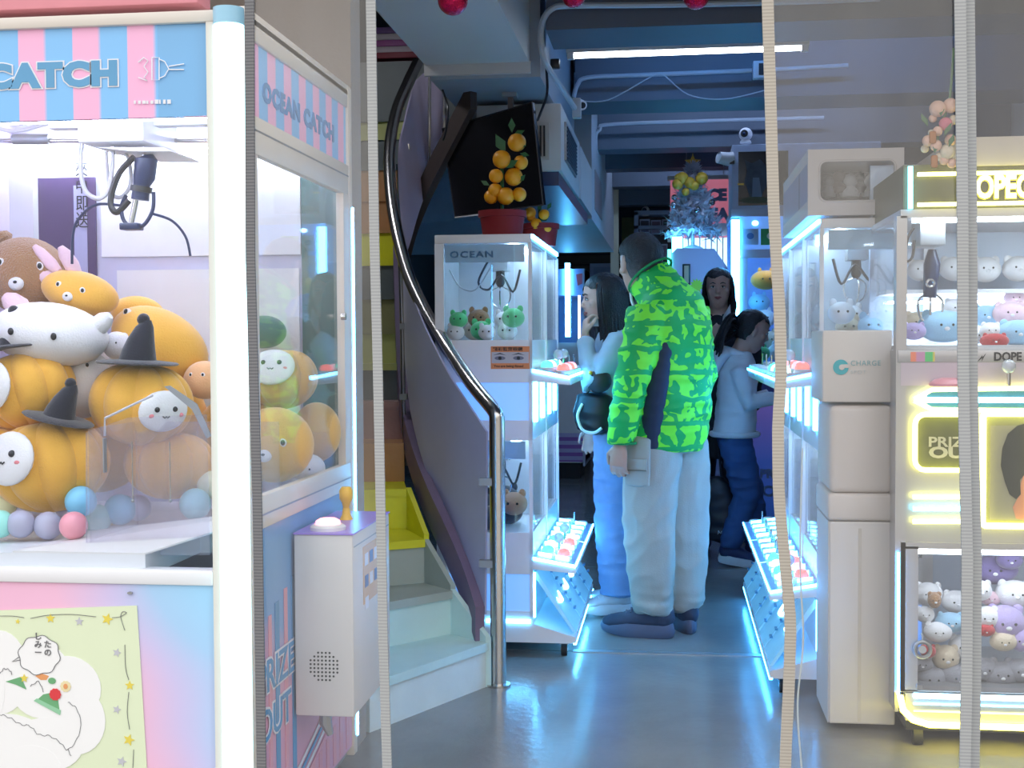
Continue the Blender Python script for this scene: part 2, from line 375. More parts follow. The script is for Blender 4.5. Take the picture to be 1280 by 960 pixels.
wire=solo('hanging_wire',MB().tube(smoothpath([P(722,126,6.85),P(760,125,6.8),P(812,97,6.8),P(828,93,6.8),P(860,118,6.8),P(905,124,6.8),P(960,112,6.8)],6),.0035,5),PIPE,'thin white wire sagging along the second ceiling conduit','wire')
c=P(948,88,6.85); t=thing('junction_box','square white junction box with a black socket on the second conduit beside the right curtain','junction box',c)
obj('box',MB().rbox(c.x-.03,c.x+.05,c.y-.03,c.y+.03,c.z-.045,c.z+.045,.006),PIPE,t); obj('socket',MB().box(c.x+.0,c.x+.05,c.y-.034,c.y-.028,c.z-.03,c.z+.03),DARKM,t)
# fluorescent tube
a=P(716,70,5.9); b=P(1003,60,5.9)
t=thing('fluorescent_light','slim white fluorescent tube light below the nearest ceiling beam','ceiling light',a)
obj('tube',MB().tube([a,b],.012,10),glow('tube_white',(.8,.9,1.),7),t)
obj('fixture',MB().box(a.x-.03,b.x+.03,5.88,5.93,a.z+.012,2.63),SOFW,t)
for x in (a.x-.01,b.x+.01):
    z=a.z if x<0 else b.z
    obj('end_cap',MB().box(x-.015,x+.015,5.885,5.92,z-.015,z+.02),SOFW,t)
def added_tube(y,label):  # tubes added out of sight behind the beams to light the interior
    t=thing('fluorescent_light',label,'ceiling light',(.1,y,2.9)); obj('fixture',MB().box(-.3,1.5,y-.03,y+.03,2.93,3.0),SOFW,t); obj('tube',MB().tube([(-.28,y,2.9),(1.48,y,2.9)],.014,8),glow('tube_blue',(.14,.40,1.),15) if y<8 else glow('tube_pale',(.42,.60,1.),20),t)
for i,y in enumerate((6.45,8.1,10.4)): added_tube(y,('blue tinted tube light hidden in the ceiling bay behind the first beam','blue tinted tube light hidden in the ceiling bay behind the second beam','blue tinted tube light hidden in the ceiling bay above the back machines')[i])
# baubles
BAUB=mat('magenta_foil',(.65,.01,.10),.15,.8,var=.6,scale=60,bump=.6,bscale=90)
for px,py,r,Y,lab in ((566,0,.043,3.6,'magenta foil bauble hanging at the top edge left, under the white soffit'),(717,-6,.036,3.8,'magenta foil bauble hanging at the top edge in the middle of the three'),(870,-5,.040,3.9,'magenta foil bauble hanging at the top edge right, over the little white tree')):
    c=P(px,py,Y); t=thing('bauble',lab,'bauble',c,'magenta baubles hanging at the entrance')
    obj('ball',MB().sph(c,r,20,14),BAUB,t); obj('cap',MB().cyl(c+V((0,0,r*.9)),c+V((0,0,r*1.2)),r*.22),CHROME,t); obj('string',MB().tube([c+V((0,0,r*1.15)),V((c.x,c.y,2.98 if c.x>-.59 else 2.44))],.001,4),GREY,t)
# pendant
# ================= staircase =================
def cmat(n,c): return mat('stair_'+n,tuple(min(.85,x*1.5) for x in c),.45,var=.18,scale=8,bump=.1)
cols={'ice':cmat('ice_blue',(.50,.62,.72)),'mint':cmat('mint',(.42,.66,.60)),'grey':cmat('grey_green',(.30,.35,.33)),'yel':cmat('yellow',(.66,.56,.02)),'ora':cmat('orange',(.40,.20,.08)),'pink':cmat('dusty_pink',(.33,.20,.19)),'lime':cmat('lime',(.38,.40,.14)),'olive':cmat('olive',(.22,.22,.10)),'dk':cmat('slate',(.10,.12,.12))}
Rt=[(607,800,.165),(563,738,.33),(530,675,.50),(508,611,.665),(505,548,.83),(503,498,1.0),(500,456,1.165),(498,410,1.33),(496,368,1.495),(494,330,1.66),(493,290,1.825),(494,250,1.99),(496,208,2.155),(500,165,2.32),(506,122,2.485),(513,85,2.65)]
Ys=[4.60,4.72,4.86,5.12,5.38,5.6,5.72,5.84,5.95,6.05,6.15,6.24,6.33,6.42,6.51,6.6]
ang=[243,230,212,196,188,184,182,180,178,176,176,176,176,176,176,176]
st=thing('staircase','curved staircase with painted risers in mint, yellow, orange and lime rising behind the left curtain','staircase',(-.9,4.7,0))
Rp=[]
for (px,py,z),Y in zip(Rt,Ys):
    p=P(px,py,Y); Rp.append(V((p.x,p.y,z)))
rc=['ice','mint','grey','yel','ora','pink','dk','lime','olive','dk','yel','ora','ora','dk','lime','olive']
tcn=['mint','grey','yel','yel','ora','pink','lime','olive','dk','yel','ora','ora','dk','lime','olive','dk']
Lp=[]
for p,a in zip(Rp,ang):
    a=math.radians(a); Lp.append(p+V((cos(a),sin(a),0))*1.15)
# clip left ends to the stairwell side
for k,(p,q) in enumerate(zip(Rp,Lp)):
    if q.x<-2.45: q=p+(q-p)*((-2.45-p.x)/(q.x-p.x)); Lp[k]=q
for k in range(4):
    p,q=Rp[k],Lp[k]
    if q.y<4.02: Lp[k]=p+(q-p)*((4.02-p.y)/(q.y-p.y))
def up(p,z): return V((p.x,p.y,z))
for k in range(len(Rp)):
    z=Rp[k].z; z0=Rp[k-1].z if k else 0.
    R,L=Rp[k],Lp[k]; n=V((-(L-R).y,(L-R).x,0)).normalized()
    if n.y<0: n=-n
    obj('riser',MB().prism([up(R,z0),up(L,z0),up(L,z-.03),up(R,z-.03)],n*.03),cols[rc[k]],st,smooth=False)
    if k+1<len(Rp):
        R2,L2=Rp[k+1],Lp[k+1]; f=n*-.012
        obj('tread',MB().prism([up(R+f,z-.03),up(L+f,z-.03),up(L2+n*.02,z-.03),up(R2+n*.02,z-.03)],(0,0,.03)),cols[tcn[k]],st,smooth=False)
    if k<3:
        nm=cols[tcn[k]]
        R2=Rp[k+1]; obj('side_board',MB().prism([up(R,z-.03 if k else 0),up(R2,z-.03 if k else 0),up(R2,z+.17),up(R,z+.02)],V((.02,.0,0))),nm,st,smooth=False)
STR=mat('purple_stringer',(.20,.15,.25),.5,var=.2)
# inner stringer
sp_=smoothpath([P(600,782,4.62),P(585,735,4.72),P(562,680,4.82),P(540,632,4.98),P(522,585,5.2),P(509,538,5.42),P(503,490,5.62),P(500,440,5.76),P(498,385,5.9),P(496,325,6.05)],4)
m=MB()
def band(m,path,h,th,dz=0):
    prev=None
    for i,p in enumerate(path):
        t=(path[min(i+1,len(path)-1)]-path[max(i-1,0)]); t.z=0; t.normalize(); sd=V((t.y,-t.x,0))
        r=[m.bm.verts.new(p+sd*a*th+V((0,0,b*h+dz))) for a,b in ((-.5,-.5),(.5,-.5),(.5,.5),(-.5,.5))]
        if prev:
            for k in range(4): m.bm.faces.new((prev[k],prev[(k+1)%4],r[(k+1)%4],r[k]))
        else: m.bm.faces.new(r)
        prev=r
    m.bm.faces.new(prev[::-1]); return m
obj('stringer',band(m,sp_,.14,.035),STR,st)
up2=smoothpath([P(503,330,6.1),P(515,280,6.0),P(535,230,5.9),P(560,180,5.8),P(592,118,5.7)],4)
obj('upper_stringer',band(MB(),up2,.13,.04),mat('dark_stringer',(.06,.045,.04),.4),st)
# railing
rl=thing('stair_railing','polished steel stair handrail curving up from a floor post, with grey infill panels','railing',(-.63,4.62,0))
hp=[PG(623,857,0)+V((0,0,0)),P(617,520,4.62)]
top=V((hp[0].x,hp[0].y,P(617,520,4.62).z))
hr=smoothpath([V((top.x,top.y,top.z-.02)),top+V((-.012,.012,.018)),P(590,480,4.78),P(560,436,5.0),P(533,392,5.15),P(510,342,5.3),P(495,285,5.45),P(488,235,5.6),P(487,185,5.75),P(495,140,5.9),P(508,108,6.0),P(522,78,6.1)],5)
obj('post',MB().tube([V((top.x,top.y,0)),V((top.x,top.y,top.z))],.029,16),CHROME,rl)
obj('foot_flange',MB().cyl((top.x,top.y,0),(top.x,top.y,.008),.045,.045,20),CHROME,rl)
obj('handrail',MB().tube(hr,.027,14),CHROME,rl)
PAN=mat('grey_infill_panel',(.52,.54,.80),.35,0,var=.1)
tops=[(608,540,4.63),(585,505,4.74),(562,470,4.86),(542,432,5.0),(524,393,5.12),(510,352,5.28),(503,318,5.4)]
bots=[(606,768,4.63),(588,725,4.74),(566,675,4.86),(546,625,5.0),(528,575,5.12),(513,515,5.28),(506,450,5.4)]
A=smoothpath([P(*q) for q in tops],3); B=smoothpath([P(*q) for q in bots],3)
m=MB(); prev=None
for a,b in zip(A,B):
    r=[m.bm.verts.new(x) for x in (a,b,b+V((.006,.004,0)),a+V((.006,.004,0)))]
    if prev:
        for k in range(4): m.bm.faces.new((prev[k],prev[(k+1)%4],r[(k+1)%4],r[k]))
    else: m.bm.faces.new(r)
    prev=r
m.bm.faces.new(prev[::-1]); obj('infill_panel',m,PAN,rl)
obj('bar',MB().tube(smoothpath([P(500,322,5.42),P(503,420,5.42),P(504,500,5.42),P(507,582,5.42)],3),.010,8),CHROME,rl)
for py in (408,496): c=P(504,py,5.4); obj('clamp',MB().box(c.x-.012,c.x+.02,c.y-.02,c.y+.005,c.z-.012,c.z+.012),GREY,rl)
for py in (602,704): c=P(607,py,4.62); obj('clamp',MB().box(c.x-.022,c.x+.028,c.y-.02,c.y+.008,c.z-.013,c.z+.013),GREY,rl)
up_t=[(503,300,5.7),(497,200,5.75),(505,150,5.85),(520,100,6.0),(545,85,6.05)]; up_b=[(506,318,5.7),(512,300,5.75),(523,262,5.85),(540,218,6.0),(562,170,6.05)]
A=smoothpath([P(*q) for q in up_t],3); B=smoothpath([P(*q) for q in up_b],3); m=MB(); prev=None
for a,b in zip(A,B):
    r=[m.bm.verts.new(x) for x in (a,b,b+V((.006,.004,0)),a+V((.006,.004,0)))]
    if prev:
        for k in range(4): m.bm.faces.new((prev[k],prev[(k+1)%4],r[(k+1)%4],r[k]))
    else: m.bm.faces.new(r)
    prev=r
m.bm.faces.new(prev[::-1]); obj('infill_panel',m,mat('purple_grey_panel',(.50,.44,.58),.4),rl)
for q in ((510,180,290,5.85),(537,95,240,5.98),(556,110,165,6.02)): obj('bar',MB().tube([P(q[0],q[1],q[3]),P(q[0]-1,q[2],q[3])],.008,8),CHROME,rl)
# boxes on the landing above
for i,(py,c) in enumerate(((76,(.30,.03,.05)),(69,(.6,.5,.55)),(61,(.35,.08,.30)),(53,(.5,.45,.5)),(45,(.12,.05,.2)))):
    a=P(470,py,6.6); solo('shoe_box',MB().rbox(a.x,a.x+.27,6.55,6.85,a.z-.0,a.z+.032,.003),mat('box_col%d'%i,c,.5),('red','pale pink','purple','pale grey','dark violet')[i]+' flat box in the stack at the top of the stairs','box','flat boxes stacked at the top of the stairs')
a=P(470,84,6.6); struct('trim_2',MB().box(a.x-.6,a.x+.5,6.5,7.2,a.z-.3,a.z+.005),cols['dk'])
lt=thing('stairwell_light','round ceiling light high above the curved stairs','ceiling light',(-1.75,5.2,2.97))  # lamp added out of view to brighten the dark stairs
obj('lamp_glass',MB().lathe([(.05,-.05),(.12,-.04),(.14,-.0)],(-1.75,5.2,2.97),20),glow('stair_lamp',(.9,.92,1.),22),lt); obj('rim',MB().lathe([(.15,.0),(.15,.03)],(-1.75,5.2,2.97),20),SOFW,lt)
# ================= television and pot trees =================
q=[P(553,161,5.82),P(665,128,5.55),P(679,256,5.55),P(569,271,5.82)]
nn=(q[1]-q[0]).cross(q[3]-q[0]).normalized()
if nn.y<0: nn=-nn
tv=thing('television','black flat television hung tilted from a ceiling pole above the left claw machines','television',(q[0]+q[2])/2)
obj('screen',MB().prism(q,nn*.02),mat('black_screen',(.004,.004,.006),.25),tv)
ce=(q[0]+q[1]+q[2]+q[3])/4
obj('rear_housing',MB().prism([ce+(p-ce)*.8+nn*.02 for p in q],nn*.03),DARKM,tv)
obj('bezel',MB().tube([q[0],q[1],q[2],q[3]],.004,6,close=True),DARKM,tv)
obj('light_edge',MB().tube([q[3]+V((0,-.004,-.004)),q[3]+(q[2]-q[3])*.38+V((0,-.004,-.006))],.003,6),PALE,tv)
a=P(638,100,5.75); b=P(641,150,5.75)
obj('pole',MB().box(a.x-.012,a.x+.012,5.74,5.77,b.z,2.38),mat('rust_pole',(.16,.12,.10),.6),tv)
obj('bracket',MB().box(a.x-.035,a.x+.03,5.72,5.79,2.36,2.378),GREY,tv)
solo('television_cable',MB().tube(smoothpath([P(683,85,5.5),P(684,115,5.45),P(678,135,5.55),P(672,150,5.7)],5),.006,6),DARKM,'black cable hanging down to the tilted television','cable')
solo('stair_cable',MB().tube(smoothpath([P(553,112,5.6),P(560,135,5.6),P(558,160,5.5),P(554,175,5.45)],5),.005,6),DARKM,'black cable hanging beside the left edge of the television','cable')
ORNG=mat('kumquat_skin',(.90,.38,.01),.4,var=.15,bump=.2,bscale=200); LEAF=mat('kumquat_leaf',(.03,.14,.04),.45); REDP=mat('red_pot_felt',(.22,.006,.012),.7)
def pot(label,c,r,h,fruits,leaves,Y):
    t=thing('fruit_tree',label,'pot plant',c)
    obj('pot',MB().lathe([(r*.82,0),(r*.95,h*.75),(r*.95,h*.76),(r*1.03,h*.78),(r*1.03,h),(r*.9,h)],c,24),REDP,t)
    obj('stem',MB().tube([c+V((0,0,h*.9)),c+V((.0,0,h+.3*r*6))],.008,6),LEAF,t)
    for px,py,rr in fruits:
        p=P(px,py,Y+random.uniform(-.02,.02)); obj('orange',MB().sph(p,rr,14,10,fn=lambda d,th,ph:1-.06*max(0,d.z)**12),ORNG,t)
    for px,py,dx,dz in leaves:
        p=P(px,py,Y-.01); m=MB(); d=V((dx,-.01,dz)); sd=V((-dz,0,dx)).normalized()*(d.length*.25)
        m.prism([p,p+d*.5+sd,p+d,p+d*.5-sd],(0,-.002,0)); obj('leaf',m,LEAF,t,smooth=False)
c=P(628,292,5.3); c.z=1.69
pot('tall kumquat tree of big oranges in a round red pot on the left claw machine',c,.098,.115,[(646,178,.038),(627,199,.038),(651,203,.030),(620,220,.030),(642,221,.038),(614,246,.030),(632,245,.037),(649,243,.03),(619,238,.03)],[(640,166,.0,.06),(632,192,-.04,.08),(641,170,.05,.02),(650,192,.04,-.01),(630,210,.06,.03),(636,228,.05,.03),(612,232,-.035,.02),(648,228,.03,.03),(640,186,.06,.01)],5.28)
c=P(675,306,5.75); c.z=1.69
pot('smaller kumquat tree in a dark red pot behind the tall one on the left machines',c,.085,.10,[(663,266,.026),(680,268,.024),(670,280,.026),(683,285,.024),(664,272,.02)],[(672,262,.02,.04),(684,262,.02,.03),(676,276,.04,.02)],5.7)
# ================= big striped claw machine at the left =================
Y0=2.66; Y1=3.62; XS=-.915; XL=-1.95
def F(px,py,dy=0.): return P(px,py,Y0+dy)
def D(px,py): return PX(px,py,XS)
BLUE=(.08,.36,.72); PINK=(.78,.40,.60); BLUE2=(.20,.46,.78)
cm=thing('claw_machine','large pastel striped claw machine full of orange plush toys, in the left foreground','claw machine',(-1.4,3.1,0))
zt=2.0; zs1=F(130,32).z; zs0=F(130,147).z; zw0=F(130,712).z; zb=F(130,730).z
# frame
obj('top_rail',MB().rbox(XL,XS-.03,Y0,Y0+.05,zs1,zs1+.026,.004),CREAM,cm)
obj('roof',MB().box(XL,XS,Y0+.02,Y1,zs1+.016,zs1+.028),CREAM,cm)
obj('side_top_rail',MB().rbox(XS-.03,XS,Y0+.05,Y1,zs1-.02,zs1+.045,.004),CREAM,cm)
f0=F(258,100); f1=F(267,100)
obj('front_post',MB().box(f0.x,f1.x,Y0,Y0+.05,.07,zs1),CREAM,cm)
obj('edge_post',MB().rbox(XS-.018,XS+.002,Y0+.03,Y0+.075,.07,zs1,.003),CREAM,cm)
obj('rear_post',MB().rbox(XS-.03,XS+.002,Y1-.04,Y1,.07,zs1+.04,.004),CREAM,cm)
a=F(266,60); b=F(302,60); cx=(a.x+b.x)/2; r=(b.x-a.x)/2
lc=obj('light_column',MB().tube([(cx,Y0+.012,.07),(cx,Y0+.012,F(285,30).z)],r,20),glow('led_column',(.42,.90,1.0),2.6),cm)
obj('column_cap',MB().tube([(cx,Y0+.012,F(285,30).z),(cx,Y0+.012,F(285,9).z)],r*1.04,20),mat('cap_blue',(.35,.65,.85),.3),lc)
obj('rear_light_strip',MB().box(XS,XS+.006,Y1-.008,Y1,.12,zs1-.3),LED_C,cm)
# front sign
p20=F(20,100).x+1.4
sg=obj('sign_panel',MB().box(XL,f0.x,Y0+.012,Y0+.03,zs0,zs1),stripes('sign_stripes',0,(F(88,100).x-F(20,100).x),[PINK,BLUE2],off=-p20,es=.10),cm)
wt=mat('sign_white',(.85,.85,.9),.4); bt=mat('sign_blue',(.05,.30,.60),.4)
q=F(148,107,.012)
obj('sign_end_band',MB().box(F(195,100).x,f0.x,Y0+.011,Y0+.012,zs0,zs1),mat('sign_soft_blue',BLUE2,.35,var=.04),sg)
t1=text('OCEAN CATCH',.068,(q.x,Y0+.0103,q.z+.004),sg,wt,bold=.0072,sx=1.22,align='RIGHT',spacing=1.12,ext=.0008)
text('OCEAN CATCH',.068,(q.x,Y0+.0090,q.z+.004),sg,mat('sign_letter_blue',(.12,.36,.62),.4),bold=.0045,sx=1.22,align='RIGHT',spacing=1.12,ext=.0008)
m=MB()
for pts in ([(173,78),(180,72),(185,76),(180,83),(185,90),(180,97),(184,101),(173,97)],[(190,72),(199,72),(199,100),(190,100),(190,72)],[(199,74),(206,77),(211,86),(206,95),(199,98)],[(211,83),(230,80)],[(211,87),(230,87)]):
    m.tube([F(x,y,.008) for x,y in pts],.0014,5)
obj('claw_emblem',m,wt,sg)
m=MB()
for i in range(9): a=F(168+i*5.2,130,.011); m.box(a.x,a.x+.004+.002*(i%3),Y0+.0085,Y0+.0100,a.z,a.z+(.007 if i<5 else .009))
obj('small_print',m,wt,sg)
# front window
obj('window_sill',MB().rbox(XL,f0.x,Y0-.002,Y0+.05,zb,zw0,.004),WHITE,cm)
obj('front_glass',MB().box(XL,f0.x,Y0+.02,Y0+.025,zw0,zs0),GLASS,cm)
# lower front
lp=obj('lower_front_panel',MB().box(XL,f0.x,Y0+.005,Y0+.03,.10,zb),grad('pastel_print',(1.0,0,.55),[(0,(.85,.45,.62)),(.45,(.85,.50,.68)),(.62,(.62,.55,.82)),(.8,(.40,.62,.88)),(1,(.36,.66,.92))],scale=1.6,off=-.30,nz_amt=.5,nscale=3),cm)
obj('screw_mark',MB().disc(F(163,741,.003),.006,.003,.004),GREY,lp)
obj('plinth',MB().box(XL,XS-.02,Y0+.02,Y1,.07,.10),GREY,cm)
for x in (-1.0,-1.85):
    for y in (Y0+.1,Y1-.08): obj('caster',MB().cyl((x-.015,y,.035),(x+.015,y,.035),.035,n=14),RUBBER,cm)
# interior
zfl=.80
obj('play_floor',MB().box(XL+.02,XS-.24,Y0+.03,Y1-.02,zfl-.05,zfl),WHITE,cm)
obj('play_floor',MB().box(XS-.24,XS-.02,Y0+.36,Y1-.02,zfl-.05,zfl),WHITE,cm)
obj('floor_ramp',MB().prism([(XS-.55,Y0+.03,zfl),(XS-.24,Y0+.03,zfl),(XS-.02,Y0+.30,zfl+.06),(XS-.02,Y0+.36,zfl+.06),(XS-.5,Y0+.36,zfl+.0)],(0,0,.004)),PALE,cm)
bk=obj('back_panel',MB().box(XL,XS-.03,Y1-.02,Y1,.10,zs1),mat('lavender_back',(.66,.66,.84),.35),cm)
obj('left_panel',MB().box(XL,XL+.02,Y0+.03,Y1-.02,.10,zs1),mat('lavender_side',(.62,.55,.80),.35),cm)
shm=mat('white_sheet',(.88,.88,.92),.5)
yb=Y1-.028
def Bk(px,py): return P(px,py,yb)
for (x0,x1,y0,y1) in ((125,376,190,318),(146,376,338,560)):
    a=Bk(x0,y0); b=Bk(x1,y1); obj('white_sheet',MB().box(a.x,min(b.x,XS-.05),yb,yb+.006,b.z,a.z),shm,bk)
a=Bk(37,223); b=Bk(123,470); dp=obj('dark_poster',MB().box(a.x,b.x,yb,yb+.005,b.z,a.z),mat('violet_poster',(.10,.06,.16),.3,var=.5,scale=9),bk)
a=Bk(92,232); b=Bk(112,460); obj('poster_band',MB().box(a.x,b.x,yb-.002,yb,b.z,a.z),mat('poster_band',(.42,.42,.62),.4),dp)
text('夾\n中\n即\n送',.05,(a.x+.006,yb-.003,a.z-.12),dp,DARKM,sx=.8)
a=Bk(376,195); b=Bk(417,600); obj('dark_poster',MB().box(a.x,XS-.035,yb-.002,yb+.004,b.z,a.z),mat('green_blue_poster',(.015,.16,.16),.25,var=.6,scale=7),bk)  # dark panel coloured to stand for the green reflection in the side window
a=Bk(22,160); obj('white_pillar',MB().box(a.x-.02,a.x+.06,yb-.03,yb,.8,zs1-.1),WHITE,bk)
for z,y in ((zs0+.015,Y0+.07),(zs0+.06,Y1-.07)): obj('ceiling_light_tube',MB().tube([(XL+.05,y,z),(XS-.06,y,z)],.012,8),glow('cabinet_tube',(.78,.86,1.),22),cm)
# gantry and claw
g=obj('gantry_rail',MB().cyl(P(0,176,3.2),P(262,176,3.2),.006),CHROME,cm)
obj('rail_motor',MB().cyl(P(17,174,3.2),P(62,174,3.2),.014),GREY,g)
a=P(118,150,3.1); b=P(200,184,3.1); ca=obj('carriage',MB().rbox(a.x,b.x,3.0,3.22,b.z,a.z+.05,.008),WHITE,cm)
obj('carriage_tray',MB().prism([P(120,184,3.0),P(205,184,3.0),P(214,189,3.0),P(165,189,3.0)],(0,.2,0)),PALE,ca)
obj('gantry_beam',MB().box(-1.55,-1.0,3.06,3.10,zs0+.05,zs0+.08),WHITE,ca)
NAVY=mat('navy_plastic',(.004,.016,.07),.35); CAB=mat('pale_cable',(.55,.53,.56),.5)
def C_(px,py,dy=0.): return P(px,py,3.05+dy)
obj('cable_loop',MB().tube(smoothpath([C_(112,148),C_(103,175),C_(101,215),C_(108,240),C_(124,248),C_(136,236),C_(141,200),C_(141,150)],6),.006,8),CAB,ca)
obj('cable_loop',MB().tube(smoothpath([C_(133,148,.03),C_(133,190,.03),C_(137,235,.03),C_(149,247,.03),C_(162,234,.03),C_(163,210,.03),C_(155,180,.03),C_(153,150,.03)],6),.005,8),CAB,ca)
obj('cable_loop',MB().tube(smoothpath([C_(-5,160,.1),C_(20,164,.1),C_(50,157,.1),C_(76,150,.1)],6),.005,8),CAB,ca)
cl=thing('claw','navy blue claw hanging from coiled cables inside the left striped machine','claw',C_(180,190))
obj('rod',MB().cyl(C_(180,184),C_(181,200),.006),CHROME,cl)
obj('motor_housing',MB().tube([C_(182,196),C_(183,199),C_(180,222),C_(177,231),C_(175,250)],[.020,.028,.027,.021,.022],16),NAVY,cl)
obj('collar',MB().tube([C_(177,233),C_(176,240)],[.027,.027],16),DARKM,cl)
obj('coiled_hose',MB().tube(smoothpath([C_(168,196),C_(150,215),C_(140,240),C_(139,258),C_(147,265),C_(162,250)],6),.008,8),DARKM,cl)
obj('plunger',MB().cyl(C_(170,250),C_(164,280),.007),CHROME,cl)
obj('prong_ring',MB().tube(smoothpath([C_(192,240),C_(191,262),C_(181,280),C_(168,285),C_(155,276),C_(152,258),C_(158,244)],5),.005,8),NAVY,cl)
obj('foot_block',MB().rbox(*[x for a,b in zip(C_(153,288)-V((0,.02,0)),C_(176,279)+V((0,.02,0))) for x in (a,b)],.003),NAVY,cl)
obj('prong',MB().tube(smoothpath([C_(190,267),C_(215,276),C_(232,296),C_(238,320)],6),.0035,6),NAVY,cl)
obj('prong',MB().tube(smoothpath([C_(152,257),C_(120,256),C_(98,274),C_(91,295),C_(90,330)],6),.0035,6),NAVY,cl)
# acrylic chute
ch=thing('prize_chute','clear acrylic prize chute box in the front corner of the left machine','prize chute',(-1.1,2.8,zfl-.06))
a=P(109,536,2.74); b=P(262,690,2.74)
obj('front_wall',MB().prism([P(108,540,2.74),P(160,522,2.76),P(258,518,2.79),P(262,694,2.79),P(150,694,2.76),P(108,690,2.74)],(0,.004,0)),ACRYL,ch)
obj('side_wall',MB().box(a.x,a.x+.004,2.745,3.0,zfl,a.z),ACRYL,ch)
obj('rear_wall',MB().box(a.x,XS-.03,3.0,3.004,zfl+.0,a.z),ACRYL,ch)
obj('rod',MB().tube([P(108,541,2.745),P(108,688,2.745)],.002,5),ACRYL,ch)
obj('bent_wire',MB().tube([P(191,494,2.9),P(131,523,2.82),P(131,545,2.82)],.003,6),CAB,ch)
obj('hinge_bracket',MB().box(*[x for a,b in zip(P(128,548,2.73),P(134,590,2.745)) for x in (a,b)]),GREY,ch)
obj('hinge_arm',MB().prism([P(205,483,2.85),P(212,482,2.85),P(246,505,2.85),P(264,545,2.85),P(258,548,2.85),P(240,512,2.85)],(0,.004,0)),GREY,ch)
for px in (165,212): obj('wire',MB().tube([P(px,552,2.735),P(px+1,625,2.735)],.0012,5),CHROME,ch); obj('screw',MB().sph(P(px+1,626,2.735),.004),GREY,ch)
# side: sign, door, panel
zsa=D(372,60).z; zsb=D(378,176).z
ya=Y0+.075; yB=Y1-.04
ss=obj('side_sign_panel',MB().box(XS-.02,XS-.006,ya,yB,zsb,zsa),stripes('side_sign_stripes',1,.125,[PINK,BLUE2],off=-.02,es=.08),cm)
q=D(330,120); text('OCEAN CATCH',.060,(XS-.005,D(331,120).y,D(331,122).z-.005),ss,mat('sign_pale_blue',(.10,.30,.62),.4),face='right',bold=.0030,sx=1.3,spacing=1.15)
obj('door_rail',MB().rbox(XS-.02,XS+.001,ya,yB,zsb-.085,zsb,.003),CREAM,cm)
obj('door_seam',MB().box(XS+.0005,XS+.002,ya,yB,zsb-.034,zsb-.030),GREY,cm)
zwt=zsb-.085; zwb=D(380,600).z
obj('door_stile',MB().box(XS-.02,XS+.001,ya,ya+.035,zwb,zwt),CREAM,cm); obj('door_stile',MB().box(XS-.02,XS+.001,yB-.06,yB,zwb,zwt),CREAM,cm)
sl=obj('door_rail',MB().rbox(XS-.02,XS+.001,ya,yB,zwb-.075,zwb,.003),CREAM,cm)
obj('door_seam',MB().box(XS+.0005,XS+.002,ya,yB,zwb-.045,zwb-.041),GREY,cm)
obj('side_glass',MB().box(XS-.014,XS-.010,ya+.03,yB-.055,zwb,zwt),GLASS,cm)
c=D(427,396); kn=obj('door_lock',MB().cyl((XS,c.y,c.z),(XS+.012,c.y,c.z),.010),CHROME,cm)
sp=obj('lower_side_panel',MB().box(XS-.02,XS-.004,ya,yB,.10,zwb-.075),grad('side_print',(0,.35,1),[(0,(.62,.30,.48)),(.28,(.70,.35,.5)),(.42,(.62,.36,.55)),(.55,(.16,.36,.70)),(1,(.10,.34,.66))],scale=1.6,off=-.28,nz_amt=.35,nscale=4),cm)
stp=mat('print_blue',(.05,.28,.58),.4); spk=mat('print_pink',(.75,.34,.45),.4); spw=mat('print_white',(.75,.75,.85),.4)
for i,(yy,w_,m_) in enumerate(((2.76,.03,stp),(2.82,.022,spk),(2.87,.03,stp),(2.94,.025,spk),(3.0,.03,stp))):
    obj('printed_stripe',MB().box(XS-.0035,XS-.002,yy,yy+w_,.12,.62+.02*i),m_,sp,smooth=False)
for i in range(6): obj('printed_stripe',MB().box(XS-.0035,XS-.0022,3.16+i*.07,3.19+i*.07,.11,.18+i*.012),spk,sp,smooth=False)
for k,m_ in enumerate((spk,spw,stp,spw)):
    z=.13+.022*k; obj('printed_band',MB().prism([(XS-.002,3.0,z),(XS-.002,3.56,z+.16),(XS-.002,3.56,z+.172),(XS-.002,3.0,z+.012)],(.0012,0,0)),m_,sp,smooth=False)
for s_,zz,yy in (('PRIZE',.47,2.735),('OUT',.36,2.745)):
    text(s_,.105,(XS-.001,yy,zz),sp,spw,face='right',bold=.006,sx=1.05,ext=.0006); text(s_,.105,(XS,yy,zz),sp,stp,face='right',bold=.001,sx=1.05,ext=.0008)
# control box
a=P(365,668,3.0); b=P(443,897,3.0); yb2=3.40
cb=thing('control_box','white control box with speaker holes and glowing red button on the striped machine side','control box',((a.x+b.x)/2,3.2,b.z))
BX=mat('box_white',(.66,.63,.63),.4,var=.06)
obj('housing',MB().rbox(XS+.004,b.x,3.0,yb2,b.z,a.z,.005),BX,cb)
obj('top_plate',MB().box(XS+.004,b.x+.002,2.998,yb2,a.z,a.z+.004),mat('violet_plate',(.35,.22,.75),.3),cb)
for k in range(8):
    for j in range(8):
        dx=(k-3.5); dz=(j-3.5)
        if dx*dx+dz*dz<17: c=P(405,833,3.0); obj('speaker_hole',MB().cyl((c.x+dx*.0095,2.9995,c.z+dz*.0095),(c.x+dx*.0095,3.0025,c.z+dz*.0095),.0028,n=8),DARKM,cb,smooth=False)
c=P(410,662,3.06); bb=obj('button_base',MB().lathe([(.044,0),(.044,.008),(.036,.014)],(c.x,c.y,a.z+.004),24),PALE,cb)
obj('button_cap',MB().lathe([(.032,0),(.030,.010),(.02,.016),(.0,.017)][:3],(c.x,c.y,a.z+.016),24),glow('button_red',(1.,.22,.25),1.6),bb)
